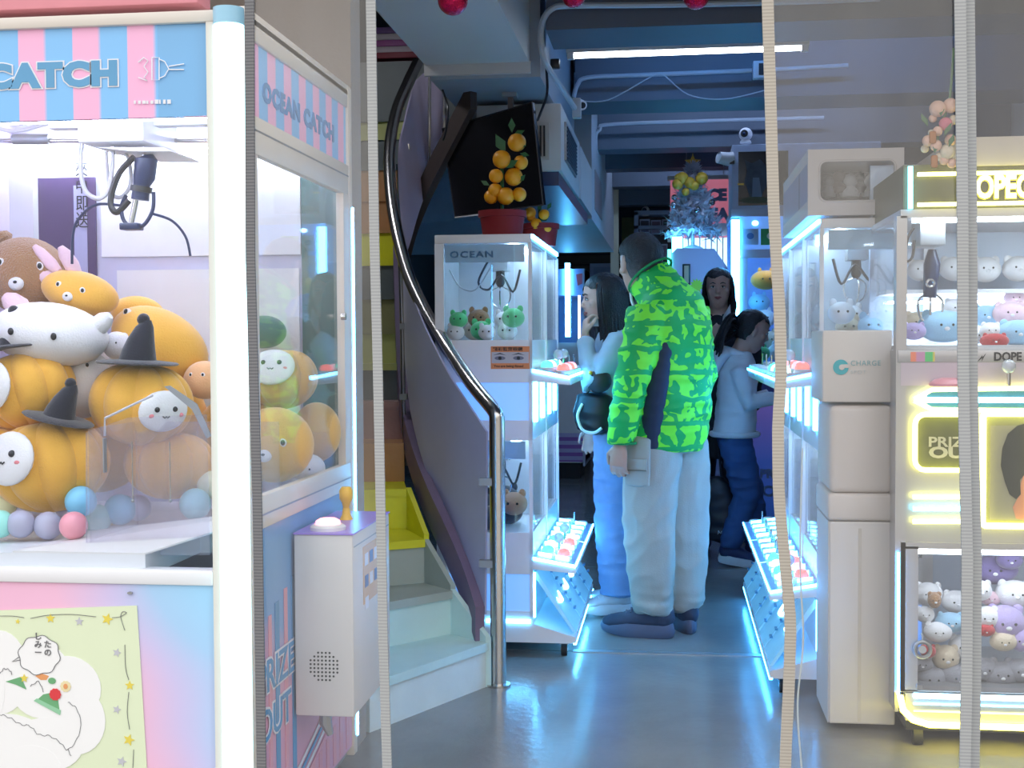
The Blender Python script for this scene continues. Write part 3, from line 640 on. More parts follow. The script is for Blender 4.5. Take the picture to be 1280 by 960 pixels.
c=P(433,655,3.24); jy=obj('joystick_boot',MB().lathe([(.018,0),(.012,.012),(.009,.03)],(c.x,c.y,a.z+.004),14),mat('yellow_knob',(.85,.50,.03),.35),cb)
obj('joystick_handle',MB().lathe([(.008,.03),(.012,.045),(.018,.055),(.018,.075),(.012,.085),(.0,.088)][:5],(c.x,c.y,a.z+.004),14),MC['yellow_knob'],jy)
xx=b.x
st_=obj('side_sticker',MB().box(xx,xx+.0012,3.10,3.28,a.z-.19,a.z-.045),mat('orange_print',(.70,.42,.22),.4),cb)
for k in range(7): obj('sticker_mark',MB().box(xx+.001,xx+.002,3.115+.05*(k%3),3.15+.05*(k%3),a.z-.065-.055*(k//3)-.03,a.z-.065-.055*(k//3)),mat('print_navy',(.08,.14,.35),.4) if k%2 else spw,st_,smooth=False)
obj('key_lock',MB().cyl((xx,3.31,a.z-.27),(xx+.008,3.31,a.z-.27),.008),GREY,cb)
obj('box_seam',MB().box(xx-.001,xx+.001,3.01,yb2-.01,a.z-.032,a.z-.029),GREY,cb)
c=P(407,905,3.05); obj('connector',MB().tube([V((c.x,3.05,b.z)),V((c.x,3.05,b.z-.03)),V((c.x+.012,3.05,b.z-.06))],[.014,.016,.008],10),GREY,cb)
# ---------- poster on the lower front ----------
ph=thing('poster','pale green poster with a white cloud, yellow stars and a red pompom hat','poster',F(60,955,-.002))
yp=Y0+.002
def FP(px,py,k=0): return P(px,py,yp-.0012*k)
obj('sheet',MB().prism([FP(-90,766),FP(171,757),FP(186,1000),FP(-90,1000)],(0,.0015,0)),mat('poster_green',(.74,.82,.58),.5,var=.05),ph,smooth=False)
PW=mat('poster_white',(.88,.88,.88),.5,var=.03); INK=mat('poster_ink',(.16,.16,.17),.6); SY=mat('star_yellow',(.80,.66,.10),.5); SGY=mat('star_grey',(.55,.55,.60),.5)
m=MB()
for j,(cx_,cy_,rx,ry) in enumerate(((0,840,40,55),(50,850,45,50),(85,860,45,42),(95,900,40,45),(60,930,48,35),(10,930,60,40),(-30,860,40,60),(40,960,40,30))):
    a=FP(cx_,cy_,.4+.1*j); m.disc(a,rx/585,ry/585,.0008,n=28)
cloud=obj('cloud',m,PW,ph,smooth=False)
for px,py,r,mm in ((134,774,8,SY),(63,773,6.5,SY),(22,777,3.5,SY),(99,777,6,SGY),(146,816,6,SGY),(162,857,6.5,SY),(146,887,6,SGY),(161,925,8,SY),(152,952,7,SGY),(-15,776,6,SGY)):
    obj('star',MB().star(FP(px,py,1),r/585,.0008,rot=.15*(px%3)),mm,ph,smooth=False)
    
m=MB()
for pts in ([(0,770),(15,770),(30,772)],[(38,773),(60,769),(90,768),(120,771)],[(140,772),(150,771),(158,766),(153,765),(151,772),(156,788)],[(156,806),(157,835),(161,850)],[(161,865),(159,890),(162,912)],[(167,937),(166,960)]):
    obj('printed_line',MB().tube(smoothpath([FP(x,y,1) for x,y in pts],4),.0007,4),INK,ph)
m=MB(); pts=[FP(49+25.5*cos(t)*(1+.05*sin(8*t)),819+24*sin(t)*(1+.05*sin(8*t)),2) for t in [2*PI*i/48 for i in range(48)]]
bub=obj('speech_bubble',MB().prism(pts,(0,.0006,0)),PW,ph,smooth=False)
obj('bubble_outline',MB().tube(pts,.001,4,close=True),INK,bub); obj('bubble_tail',MB().tube([FP(24,821,2),FP(15,827,2),FP(25,825,2)],.0009,4),INK,bub)
q=FP(55,819,2.6); text('た\nの',.018,(q.x,q.y,q.z),bub,INK,bold=.0002); q=FP(43,819,2.6); text('し\nみ\nー',.018,(q.x,q.y,q.z),bub,INK,bold=.0002)
ORP=mat('print_orange',(.80,.35,.14),.5); GRP=mat('print_green',(.16,.42,.20),.5); RDP=mat('print_red',(.72,.05,.06),.5)
obj('carrot',MB().prism([FP(44,845,2),FP(52,842,2),FP(61,845,2),FP(58,850,2),FP(51,850,2)],(0,.0006,0)),ORP,ph,smooth=False)
obj('leaf_print',MB().disc(FP(65,851,2.2),.009,.007,.0006),GRP,ph,smooth=False)
obj('flower_print',MB().disc(FP(82,858,2),.013,.013,.0006,fn=lambda i:1-.12*(i%2)),mat('print_cream',(.85,.75,.45),.5),ph,smooth=False)
obj('flower_heart',MB().disc(FP(82,858,2.6),.005,.006,.0006),ORP,ph,smooth=False)
ht=obj('hat_print',MB().prism([FP(44,877,2),FP(54,868,2),FP(64,866,2),FP(72,872,2),FP(75,892,2)],(0,.0006,0)),GRP,ph,smooth=False)
obj('hat_band',MB().prism([FP(42,876,2.6),FP(46,873,2.6),FP(76,888,2.6),FP(75,894,2.6)],(0,.0006,0)),mat('print_mint',(.30,.60,.38),.5),ht,smooth=False)
obj('pompom_print',MB().disc(FP(69,868,3),.014,.014,.0006,fn=lambda i:1-.1*(i%2)),RDP,ht,smooth=False)
obj('party_hat_print',MB().prism([FP(7,852,2),FP(26,846,2),FP(33,862,2),FP(20,856,2)],(0,.0006,0)),GRP,ph,smooth=False)
obj('star',MB().star(FP(30,848,3),.010,.0008),SY,ph,smooth=False)
m=MB()
for pts in ([(85,878),(95,885),(101,903),(97,922),(85,937),(75,928),(62,920),(48,918),(38,908),(25,905),(12,897),(0,893)],[(0,842),(5,836),(12,838),(15,843)],[(38,858),(48,852),(54,864)],[(85,937),(89,946)]):
    sp_pts=smoothpath([FP(x,y,2) for x,y in pts],5)
    m.tube([p+V((0,0,.0022*sin(i*1.7))) for i,p in enumerate(sp_pts)],.0007,4)
obj('cloud_outline',m,INK,ph)
# ================= plush toys =================
def fur(n,c,b=.25,sc=14): return mat('plush_'+n,c,.9,var=.14,scale=sc,bump=b,bscale=220,sheen=.4)
OR=fur('orange',(.86,.45,.06)); OR2=fur('deep_orange',(.74,.28,.03)); WF=fur('white',(.85,.83,.84)); PKF=fur('pink',(.80,.55,.62)); BRF=fur('brown',(.42,.21,.09),.9,30); NVF=fur('navy',(.006,.008,.020)); PEACH=fur('peach',(.82,.45,.22))
EYE=mat('bead_eye',(.01,.01,.015),.2); CHK=mat('cheek_pink',(.80,.25,.28),.8)
def pumpkin(name,label,px,py,Y,rpx,rx=1.,face=None,hat=None,tilt=0.,col=None,ears=None,lob=9,group=None,flat=.86):
    s=1600/(Y*.992+.12); r=rpx/s; c=P(px,py,Y); t=thing(name,label,'plush toy',c-V((0,0,r*flat)),group)
    R=Matrix.Rotation(tilt,3,'Y')
    rr=lambda d,th,ph: (1-.10*abs(cos(lob*ph/2))**8*sin(th))*(1-.13*math.exp(-((th)/.5)**2))
    obj('body',MB().sph(c,(r*rx,r*.85,r*flat),54,20,R,rr),col or OR,t)
    if face:
        fx,fz,fr=face; d=V((fx,-math.sqrt(max(.02,1-min(.9,fx*fx+fz*fz))),fz)); n=d.normalized(); fc=c+V((d.x*r*rx,d.y*r*.85,d.z*r*flat))*.93
        ax=V((0,0,1)).cross(n)*-1; ax.normalize(); az=n.cross(ax)*-1; 
        if az.z<0: az=-az
        if ax.x<0: ax=-ax
        Q=Matrix((ax,-n,az)).transposed()
        fo=obj('face_patch',MB().sph(fc,(r*fr,r*.16,r*fr*.82),20,12,Q),WF,t)
        def on(u,v,k=.15): return fc+ax*u*r*fr+az*v*r*fr*.82+n*(r*k*math.sqrt(max(.05,1-u*u-v*v)))
        for sx_ in (-1,1):
            obj('eye',MB().sph(on(.36*sx_,.16),r*.055*fr/.5,10,7),EYE,fo); obj('cheek',MB().sph(on(.60*sx_,-.14,.13),(r*.08,r*.03,r*.045),8,6),CHK,fo)
        obj('mouth',MB().tube([on(-.14,-.16,.17),on(-.05,-.24,.17),on(0,-.17,.17),on(.06,-.24,.17),on(.14,-.16,.17)],r*.014,5),EYE,fo)
    if hat:
        hx,hz,hs,ht_=hat; hc=c+V((hx*r,-.25*r,hz*r)); RR=Matrix.Rotation(ht_,3,'Y'); m=MB()
        prof=[(.95,0),(1.0,.03),(.95,.06),(.45,.10),(.40,.30),(.32,.55),(.22,.80),(.10,.95)]
        b=MB(); b.lathe([(a*hs*r,z*hs*r*1.15) for a,z in prof],(0,0,0),22)
        for v in b.bm.verts: v.co=RR@(v.co+V((.18*max(0,v.co.z)**2/(hs*r),0,0)))+hc
        ho=obj('hat',b,NVF,t)
        obj('hat_pompom',MB().sph(RR@V((.12*hs*r,0,hs*r*1.1))+hc,hs*r*.16,10,8),NVF,ho)
    if ears:
        for ex,ez,el,et in ears:
            e0=c+V((ex*r,0,ez*r)); e1=e0+V((sin(et)*el*r,0,cos(et)*el*r)); obj('ear',MB().tube([e0,e0.lerp(e1,.3),e0.lerp(e1,.7),e1],[.10*r,.17*r,.15*r,.06*r],12),col or OR,t)
    return t
pumpkin('pumpkin_plush','largest pumpkin plush, white face and black hat, low at the left of the pile',62,580,2.98,72,1.08,(-.36,.20,.58),(.30,.80,.62,.25),-.15)
pumpkin('pumpkin_plush','orange pumpkin plush with its tall pointed navy hat, in the middle of the plush pile',176,503,3.08,64,1.05,(.70,-.18,.50),(.05,.76,.80,.05),.10)
pumpkin('pumpkin_plush','orange pumpkin plush turned half to the left, at the left edge of the big machine',32,487,3.02,62,1.05,(-.42,.12,.66),(-.1,.85,.7,-.1),-.25)
pumpkin('pumpkin_plush','plain orange pumpkin plush lying behind the acrylic chute',212,580,3.12,52,1.15,None,None,0)
pumpkin('pumpkin_plush','orange pumpkin plush cut by the left picture edge below the half-turned one',-10,568,2.98,45,1.,None,None,0)
def critter(name,label,px,py,Y,rpx,rx=1.,rz=.8,col=OR,muz=True,ears=None,eyes=(.3,.15),look=0.,tilt=0.,group=None,eyew=True):
    s=1600/(Y*.992+.12); r=rpx/s; c=P(px,py,Y); t=thing(name,label,'plush toy',c-V((0,0,r*rz)),group); R=Matrix.Rotation(tilt,3,'Y')
    obj('head',MB().sph(c,(r*rx,r*.85,r*rz),26,16,R),col,t)
    def on(u,v,k=1.): 
        u2=u+look; y=-math.sqrt(max(.05,1-u2*u2-v*v)); return c+R@V((u2*r*rx*k,y*r*.85*k,v*r*rz*k))
    for sx_ in (-1,1):
        if eyew: obj('eye_white',MB().sph(on(eyes[0]*sx_,eyes[1],.97),(r*.11,r*.05,r*.11),10,8),WF,t)
        obj('eye',MB().sph(on(eyes[0]*sx_,eyes[1],1.01),(r*.06,r*.04,r*.07),10,8),EYE,t)
    if muz: mz=obj('muzzle',MB().sph(on(0,-.22,.97),(r*.19,r*.12,r*.16),12,9),WF,t); obj('nose',MB().sph(on(0,-.16,1.10),(r*.05,r*.03,r*.035),8,6),EYE,mz)
    for e in ears or ():
        ex,ez,el,et,ew,ec=e; e0=c+R@V((ex*r,0,ez*r)); e1=e0+V((sin(et)*el*r,-.05*r,cos(et)*el*r))
        obj('ear',MB().tube([e0,e0.lerp(e1,.3),e0.lerp(e1,.75),e1],[ew*.7*r,ew*r,ew*.85*r,ew*.4*r],12),ec,t)
    return t
critter('bear_plush','fuzzy brown bear plush with white eye patches at the top left of the pile',32,345,3.25,54,1.05,.92,BRF,True,[(-.6,.7,.3,-.6,.3,BRF)],(.42,.28),.2,.1)
critter('rabbit_plush','orange rabbit plush with pink ears lying on the white plush',100,366,3.2,38,1.35,.72,OR,True,[(-.9,.2,1.0,-1.3,.28,PKF),(-.25,.6,1.05,-.55,.26,PKF),(-.9,.5,1.2,-.75,.22,PKF)],(.32,.22),0,.25)
critter('rabbit_plush','long orange rabbit plush sloping down behind the pointed hat',200,430,3.3,55,1.2,.78,OR,True,[(.5,-.2,.7,2.0,.35,PEACH)],(.28,.45),-.45,.5)
critter('rabbit_plush','small orange rabbit plush behind the sloping one',172,392,3.45,28,1.25,.8,OR,False,None,(.3,.1),.1,.1)
critter('rabbit_plush','small peach rabbit plush beside the light column',256,475,3.25,27,1.,.9,PEACH,False,None,(.3,.3),-.1)
critter('cat_plush','large white cat plush lying across the top of the pile',62,418,3.05,66,1.15,.62,WF,False,[(-.5,.35,.55,-.9,.22,PKF),(.85,.15,.5,.9,.2,WF)],(.36,.02),.05,.12,eyew=False)
t=critter('white_plush','white plush belly hanging down between the pumpkins',105,480,3.12,36,.95,1.25,WF,False,None,(.3,.6),0,.2,eyew=False)
critter('white_plush','small white round plush between the two front pumpkins',146,432,3.15,18,1.,1.,WF,False,None,(.3,.2),0,eyew=False)
# behind the side window
pumpkin('pumpkin_plush','orange plush with a wide white face behind the side window of the striped machine',352,472,3.35,46,1.0,(-.02,.38,.62),None,0,fur('amber',(.74,.42,.08)))
critter('rabbit_plush','orange rabbit plush at the bottom of the side window',343,556,3.15,50,1.0,.95,fur('amber',(.74,.42,.08)),True,None,(.45,.12),0)
critter('rabbit_plush','yellow plush with its back turned behind the rabbit in the side window',396,540,3.45,34,.9,1.1,fur('amber',(.74,.42,.08)),False,None,(.3,-3),0,eyew=False)
critter('white_plush','small white collared plush at the lower right of the side window',385,585,3.38,20,1.1,.9,WF,False,None,(.3,.0),0,eyew=False)
critter('rabbit_plush','navy eared plush behind the wide white face in the side window',330,415,3.5,26,1.1,.8,fur('darkteal',(.02,.10,.11)),False,None,(.3,-3),0,eyew=False)
# filler plush behind, hidden pile support
for i,(px,py,Y,r,c) in enumerate(((120,560,3.3,60,OR),(40,500,3.4,60,OR2),(200,520,3.4,55,OR),(300,540,3.4,50,OR),(120,470,3.45,50,WF))):
    critter('round_plush',('orange round plush deep in the pile behind the front pumpkins','deep orange round plush buried under the bear','orange round plush deep behind the pointed hat','orange round plush between the front and side windows','white round plush deep under the sloping rabbit')[i],px,py,Y,r,1.1,.95,c,False,None,(.3,.2),0,eyew=False)
BALLC={'mint':(.35,.80,.70),'grey':(.42,.42,.55),'pink':(.85,.35,.42),'sky':(.22,.60,.85),'cream':(.75,.75,.45),'aqua':(.35,.70,.68)}
seen={}
for px,py,Y,r,c,lab in ((0,655,2.83,18,'mint','mint ball at the left picture edge'),(26,655,2.84,18,'grey','grey ball next to the mint ball'),(60,657,2.86,18,'grey','grey ball touching the pink ball'),(92,657,2.82,18,'pink','pink ball in the row on the machine floor'),(101,627,2.92,20,'sky','sky blue ball perched above the pink ball'),(150,637,3.08,20,'sky','sky blue ball behind the acrylic wall'),(122,648,3.05,18,'aqua','aqua ball inside the chute corner'),(135,650,3.14,16,'cream','cream ball behind the acrylic wall'),(172,635,3.12,17,'grey','pale grey ball behind the acrylic wall'),(244,630,3.06,20,'aqua','aqua ball at the right end of the machine floor'),(264,606,3.1,18,'cream','cream ball beside the light column'),(8,630,3.0,14,'cream','small cream ball under the pumpkin at the left')):
    s=1600/(Y*.992+.12); p=P(px,py,Y); solo('plastic_ball',MB().sph(p,r/s,20,14),mat('ball_'+c,BALLC[c],.3,var=.04),lab,'ball','plastic balls on the machine floor')
# ================= small double-deck claw machines =================
BLP=glow('backlit_blue_panel',(.03,.28,.95),.55)
DOMES=[mat('dome_green',(.05,.55,.35),.2,es=1.2,ec=(.10,.9,.65),var=0),mat('dome_red',(.7,.08,.08),.2,es=1.3,ec=(1.,.16,.14),var=0),mat('dome_white',(.7,.75,.8),.2,es=1.6,ec=(.5,.85,1.),var=0),mat('dome_pink',(.8,.3,.4),.2,es=1.2,ec=(1.,.35,.45),var=0)]
SILV=mat('machine_inside',(.60,.64,.70),.25,.3)
def mini(m,name,label,loc,led,group,front=True,sticker=False,kk=0):
    """local frame: side panel at y=0, player side at x=.39*m; deck windows at two heights"""
    L=.555; W=.39
    t=thing(name,label,'claw machine',(0,0,0),group)
    X=lambda a:a*m
    def bx(mb,x0,x1,y0,y1,z0,z1): return mb.box(X(x0),X(x1),y0,y1,z0,z1)
    o=obj('base',MB().prism([(X(0),0,.06),(X(W+.17),0,.06),(X(W+.17),0,.085),(X(W),0,.135),(X(0),0,.135)],(0,L,0)),WHITE,t,smooth=False)
    mb=MB()
    for z0,z1 in ((.155,.18),(.334,.50),(.87,.95),(1.10,1.27),(1.65,1.69)): bx(mb,0,W,0,.012,z0,z1)
    obj('side_panel',bx(MB(),0,W,0,.012,.334,.50),WHITE,t); obj('side_panel',bx(MB(),0,W,0,.012,1.10,1.27),WHITE,t); obj('side_panel',bx(MB(),0,W,0,.012,.87,.95),WHITE,t)
    obj('side_panel',bx(MB(),0,W,0,.012,.135,.185),WHITE,t)
    obj('top_panel',MB().rbox(X(0) if m>0 else X(W),X(W) if m>0 else X(0),0,L,1.655,1.69,.004),WHITE,t)
    for x0,x1 in ((0,.036),(W-.014,W)): obj('stile',bx(MB(),x0,x1,0,.014,.135,1.655),WHITE,t)
    obj('backlit_panel',bx(MB(),.036,W-.014,.006,.012,.185,.334),BLP,t); obj('backlit_panel',bx(MB(),.036,W-.014,.006,.012,.95,1.10),BLP,t)
    for z0,z1 in ((.50,.87),(1.27,1.655)):
        obj('side_glass',bx(MB(),.036,W-.014,.004,.008,z0,z1),GLASS,t)
        obj('player_glass',bx(MB(),W-.010,W-.006,.012,L,z0,z1),GLASS,t)
        obj('header_print',bx(MB(),.04,W-.03,.010,.012,z1-.075,z1-.005),mat('frosted_header',(.40,.62,.80),.4,var=.3,scale=14),t)
        ct=obj('deck_floor',bx(MB(),.01,W-.012,.014,L,z0-.02,z0),WHITE,t)
        obj('inner_light',bx(MB(),.30,.33,.03,L-.03,z1-.012,z1-.004),glow('mini_inner_light',(.55,.80,1.),15),t)
        # hanging claw
        g=obj('gantry_box',bx(MB(),.20,.27,.18,.27,z1-.10,z1-.03),GREY,t)
        obj('claw_motor',MB().tube([(X(.235),.22,z1-.10),(X(.235),.22,z1-.15),(X(.235),.22,z1-.165)],[.018,.02,.012],10),DARKM,g)
        for k in range(3):
            a=2*PI*k/3+.6; dx,dy=cos(a),sin(a)
            obj('claw_prong',MB().tube(smoothpath([(X(.235)+.008*dx,.22+.008*dy,z1-.165),(X(.235)+.045*dx,.22+.045*dy,z1-.185),(X(.235)+.04*dx,.22+.04*dy,z1-.23),(X(.235)+.015*dx,.22+.015*dy,z1-.25)],3),.003,5),CHROME,g)
        obj('coiled_cable',MB().tube(smoothpath([(X(.20),.12,z1-.06),(X(.16),.11,z1-.15),(X(.20),.12,z1-.18),(X(.25),.14,z1-.12),(X(.30),.12,z1-.19),(X(.33),.12,z1-.10)],5),.005,6),DARKM,t)
        obj('thin_cable',MB().tube(smoothpath([(X(.05),.06,z1-.10),(X(.09),.08,z1-.17),(X(.15),.1,z1-.18),(X(.21),.14,z1-.08)],5),.003,5),GREY,t)
    obj('rear_panel',bx(MB(),0,.008,.014,L,.135,1.655),SILV,t)
    obj('far_panel',bx(MB(),0,W-.012,L-.010,L,.50,1.655),SILV,t)
    obj('corner_post',bx(MB(),W-.008,W+.006,L-.012,L+.006,.135,1.66),WHITE,t)
    # lit edges
    obj('led_edge',bx(MB(),W-.002,W+.006,0,L,1.672,1.688),led,t)
    obj('led_edge',bx(MB(),.20,W-.01,-.006,0,.138,.152),led,t)
    for y in (.05,.33): obj('led_bar',bx(MB(),W+.001,W+.012,y,y+.055,.94,1.10),led,t)
    obj('led_bar',bx(MB(),W+.001,W+.008,.004,.02,.16,.34),led,t)
    obj('lower_front',bx(MB(),W-.006,W,.012,L,.135,.50),WHITE,t); obj('upper_front',bx(MB(),W-.006,W,.012,L,.87,1.27),WHITE,t)
    # control shelves
    for zz,dd,sl in ((1.125,.15,0),(.375,.17,.0)):
        SHM=mat('shelf_blue_top',(.30,.42,.62),.3)
        sh=obj('control_shelf',MB().prism([(X(W),0,zz-.02),(X(W+dd),0,zz-.035),(X(W+dd),0,zz),(X(W),0,zz+.03)],(0,L,0)),WHITE,t,smooth=False)
        obj('shelf_top',MB().prism([(X(W+.004),0.004,zz+.030),(X(W+dd-.004),.004,zz+.0005),(X(W+dd-.004),.004,zz+.0025),(X(W+.004),.004,zz+.032)],(0,L-.008,0)),SHM,sh,smooth=False)
        obj('shelf_led',MB().prism([(X(W),-.004,zz+.018),(X(W+dd),-.004,zz-.012),(X(W+dd),-.004,zz+.0),(X(W),-.004,zz+.03)],(0,.004,0)),led,sh)
        obj('shelf_led',bx(MB(),W+dd,W+dd+.004,0,L,zz-.006,zz+.004),led,sh)
        for k in range(4):
            y=.05+k*.135
            if zz<1:
                [obj('tray_led',MB().prism([(X(W+u),y-.0,zz+.028-.17*u),(X(W+u+.055),y-.0,zz+.020-.17*u),(X(W+u+.055),y-.0,zz+.036-.17*u),(X(W+u),y-.0,zz+.044-.17*u)],(0,.006,0)),led,sh) for u in (.015,.085)]
            for j,xx in enumerate((.05,.115)):
                dm=DOMES[(k*2+j+kk)%4]; zc=zz+.028-.19*xx
                ring=obj('button_ring',MB().lathe([(.031,0),(.031,.012),(.027,.016)],(X(W+xx),y+.05,zc),14),PALE,sh)
                obj('button_dome',MB().lathe([(.026,.0),(.025,.014),(.018,.024),(.005,.029)],(X(W+xx),y+.05,zc+.014),14),dm,ring)
            if k%2==0:
                st=obj('joystick',MB().tube([(X(W+.09),y+.10,zz+.01),(X(W+.09),y+.10,zz+.075)],.004,6),CHROME,sh)
                obj('joystick_ball',MB().sph((X(W+.09),y+.10,zz+.085),.021,12,9),mat('crystal_ball',(.6,.75,.9),.08,trans=.3,var=0),st)
    obj('underglow_strip',bx(MB(),W+.16,W+.172,.0,L,.055,.062),led,t)
    # prize doors
    for y in (.01,.285):
        d=obj('prize_door',MB().prism([(X(W),y,.33),(X(W+.16),y,.10),(X(W+.17),y,.105),(X(W+.012),y,.345)],(0,.26,0)),mat('ice_door',(.42,.68,.85),.2,var=.2,scale=20,es=.22,ec=(.12,.55,1.)),t,smooth=False)
        for k in range(7): 
            yy=y+.20
            obj('slot_mark',MB().box(*sorted((X(W+.03+.019*k),X(W+.040+.019*k))),yy,yy+.04,.335-.03*k,.342-.03*k-.0),mat('slot_blue',(.06,.28,.55),.4),d,smooth=False)
        obj('door_handle',MB().tube(smoothpath([(X(W+.075),y+.06,.235),(X(W+.10),y+.065,.215),(X(W+.105),y+.12,.21),(X(W+.082),y+.16,.235)],4),.005,6),LED_W,d)
    for x,y in ((.03,.05),(W+.12,.05),(.03,L-.05),(W+.12,L-.05)):
        c=obj('caster',MB().cyl((X(x)-.012,y,.026),(X(x)+.012,y,.026),.026,n=14),RUBBER,t)
        obj('caster_fork',bx(MB(),x-.018,x+.018,y-.012,y+.012,.045,.06),GREY,c); obj('caster_hub',MB().cyl((X(x)-.014,y,.026),(X(x)+.014,y,.026),.011,n=10),CHROME,c)
    if sticker:
        s=obj('eye_sticker',bx(MB(),.225,W-.010,-.0015,0,1.155,1.245),mat('sticker_orange',(.75,.26,.10),.5),t)
        bx(MB(),0,1,0,1,0,1)
        obj('sticker_photo',bx(MB(),.228,W-.013,-.0025,-.0015,1.178,1.222),mat('photo_pale',(.55,.52,.56),.5),s)
        for ex in (.262,.336):
            obj('printed_brow',MB().prism([(X(ex-.028),-.0035,1.210),(X(ex),-.0035,1.219),(X(ex+.026),-.0035,1.209),(X(ex),-.0035,1.214)],(0,.001,0)),DARKM,s)
            obj('printed_eye',MB().disc((X(ex),-.0035,1.198),.022,.008,.001,n=14),mat('photo_grey',(.18,.18,.25),.5),s)
            obj('printed_pupil',MB().disc((X(ex),-.0045,1.198),.007,.007,.001,n=12),DARKM,s)
        text('精彩監察眼鏡',.016,(X(.233),-.0022,1.228),s,mat('print_black',(.03,.02,.02),.6),bold=.0003,sx=1.25,ext=.0004)
        text('You are being filmed',.0135,(X(.237),-.0022,1.162),s,MC['print_black'],bold=.0002,sx=1.05,ext=.0004)
    return t
o=P(543,295,5.05); 
ml=mini(1,'small_claw_machine','white double-deck claw machine beside the stair railing post, eye sticker on its side',(0,0,0),LED_C,'double-deck claw machines of the left row',sticker=True)
m2=dup(ml,(o.x,5.62,0),label='white double-deck claw machine standing directly behind the one with the eye sticker')
ml.location=(o.x,5.05,0)
for ch in list(m2.children):
    if ch.name.startswith(('eye_sticker','lettering')):
        for g in list(ch.children): bpy.data.objects.remove(g)
        bpy.data.objects.remove(ch)
text('OCEAN',.035,(.06,.009,1.60),ml,mat('header_letter',(.12,.30,.55),.5),sx=1.3,bold=.001,spacing=1.2)
XR=.515+.39
mr=mini(-1,'small_claw_machine','double-deck claw machine behind the right curtain, partly behind the stacked boxes',(0,0,0),LED_B,'double-deck claw machines of the right row',kk=1)
dup(mr,(XR,5.17,0),label='second double-deck claw machine of the right row, behind the front one')
dup(mr,(XR,5.74,0),label='third double-deck claw machine of the right row, nearest the girl')
mr.location=(XR,4.60,0)
# contents of the small machines
POS=('leftmost front','largest front','middle','far back','second front','topmost','upper back','upper middle','lowest back')
def deck(ox,oy,z,m,kinds,seed,lab,n=7,rr=(.035,.05)):
    rnd=random.Random(seed)
    for i in range(n):
        k=kinds[i%len(kinds)]; r=rnd.uniform(*rr); x=ox+m*(.07+.25*((i*.381)%1)); y=oy+.06+.085*(i%4)+.02*rnd.random(); zz=z+r*.85+(.05 if i>4 else 0)
        t=thing('small_plush',POS[i]+' '+lab[k],'plush toy',(x,y,z),None)
        body=obj('body',MB().sph((x,y,zz),(r,r,r*.85),14,10),k2[k],t)
        for s in (-1,1): obj('ear',MB().sph((x+s*r*.6,y,zz+r*.75),(r*.28,r*.18,r*.34),8,6),k2[k],t); obj('eye',MB().sph((x+s*r*.33,y-r*.92,zz+r*.1),r*.10,6,5),EYE,body)
k2={'w':WF,'g':fur('green',(.10,.60,.22)),'c':fur('cream',(.75,.62,.45)),'k':fur('black',(.02,.02,.03)),'b':BRF,'o':OR,'p':PKF,'s':fur('sky',(.35,.60,.80)),'r':fur('red',(.55,.04,.05)),'l':fur('lilac',(.5,.4,.7))}
nm={'w':'white small plush','g':'green and white small plush','c':'cream small plush','k':'black small plush','b':'brown small plush','o':'orange small plush','p':'pink small plush','s':'pale blue small plush','r':'red small plush','l':'lilac small plush'}
def nl(s): return {k:v+' '+s for k,v in nm.items()}
deck(o.x,5.05,1.27,1,'wgwcwgb',1,nl('in the upper left machine'),9)
deck(o.x,5.05,.50,1,'kckokbk',2,nl('in the lower left machine'),9,(.045,.065))
deck(o.x,5.62,1.27,1,'wcpws',3,nl('in the upper deck of the second left machine'),6)
deck(o.x,5.62,.50,1,'wbcpw',4,nl('in the lower deck of the second left machine'),6)
deck(XR,4.60,1.27,-1,'wwcwswb',5,nl('in the upper right machine'),9)
deck(XR,4.60,.50,-1,'wpsw',6,nl('in the lower right machine'),5)
deck(XR,5.17,1.27,-1,'wswg',7,nl('in the upper deck of the second right machine'),5)
deck(XR,5.74,1.27,-1,'wsgw',8,nl('in the upper deck of the third right machine'),5)
# sign box above the right row
a=P(1010,187,4.6); b=P(1130,266,4.6)
hb=thing('display_case','beige display case with a rounded window on top of the right row behind the curtain','display case',((a.x+b.x)/2,4.9,1.70))
wa=P(1026,203,4.6); wb=P(1118,249,4.6)
WB_=mat('case_beige',(.66,.62,.62),.5,var=.05)
obj('top',MB().box(a.x,b.x,4.6,5.6,wa.z,a.z),WB_,hb); obj('bottom',MB().box(a.x,b.x,4.6,5.6,1.70,wb.z),WB_,hb)
obj('side',MB().box(a.x,wa.x,4.6,4.62,wb.z,wa.z),WB_,hb); obj('side',MB().box(wb.x,b.x,4.6,4.62,wb.z,wa.z),WB_,hb); obj('end_panel',MB().box(a.x,a.x+.01,4.62,5.6,wb.z,wa.z),mat('case_end',(.25,.32,.5),.3),hb)
obj('back',MB().box(a.x,b.x,4.9,4.92,wb.z,wa.z),mat('case_dark',(.06,.06,.07),.5),hb)
m=MB(); outer=rrect(wa.x-.004,wb.x+.004,wb.z-.004,wa.z+.004,.025,4.599); m.tube(outer,.004,6,close=True); obj('window_rim',m,WB_,hb)
obj('window',MB().prism(rrect(wa.x,wb.x,wb.z,wa.z,.022,4.602),(0,.003,0)),GLASS,hb)
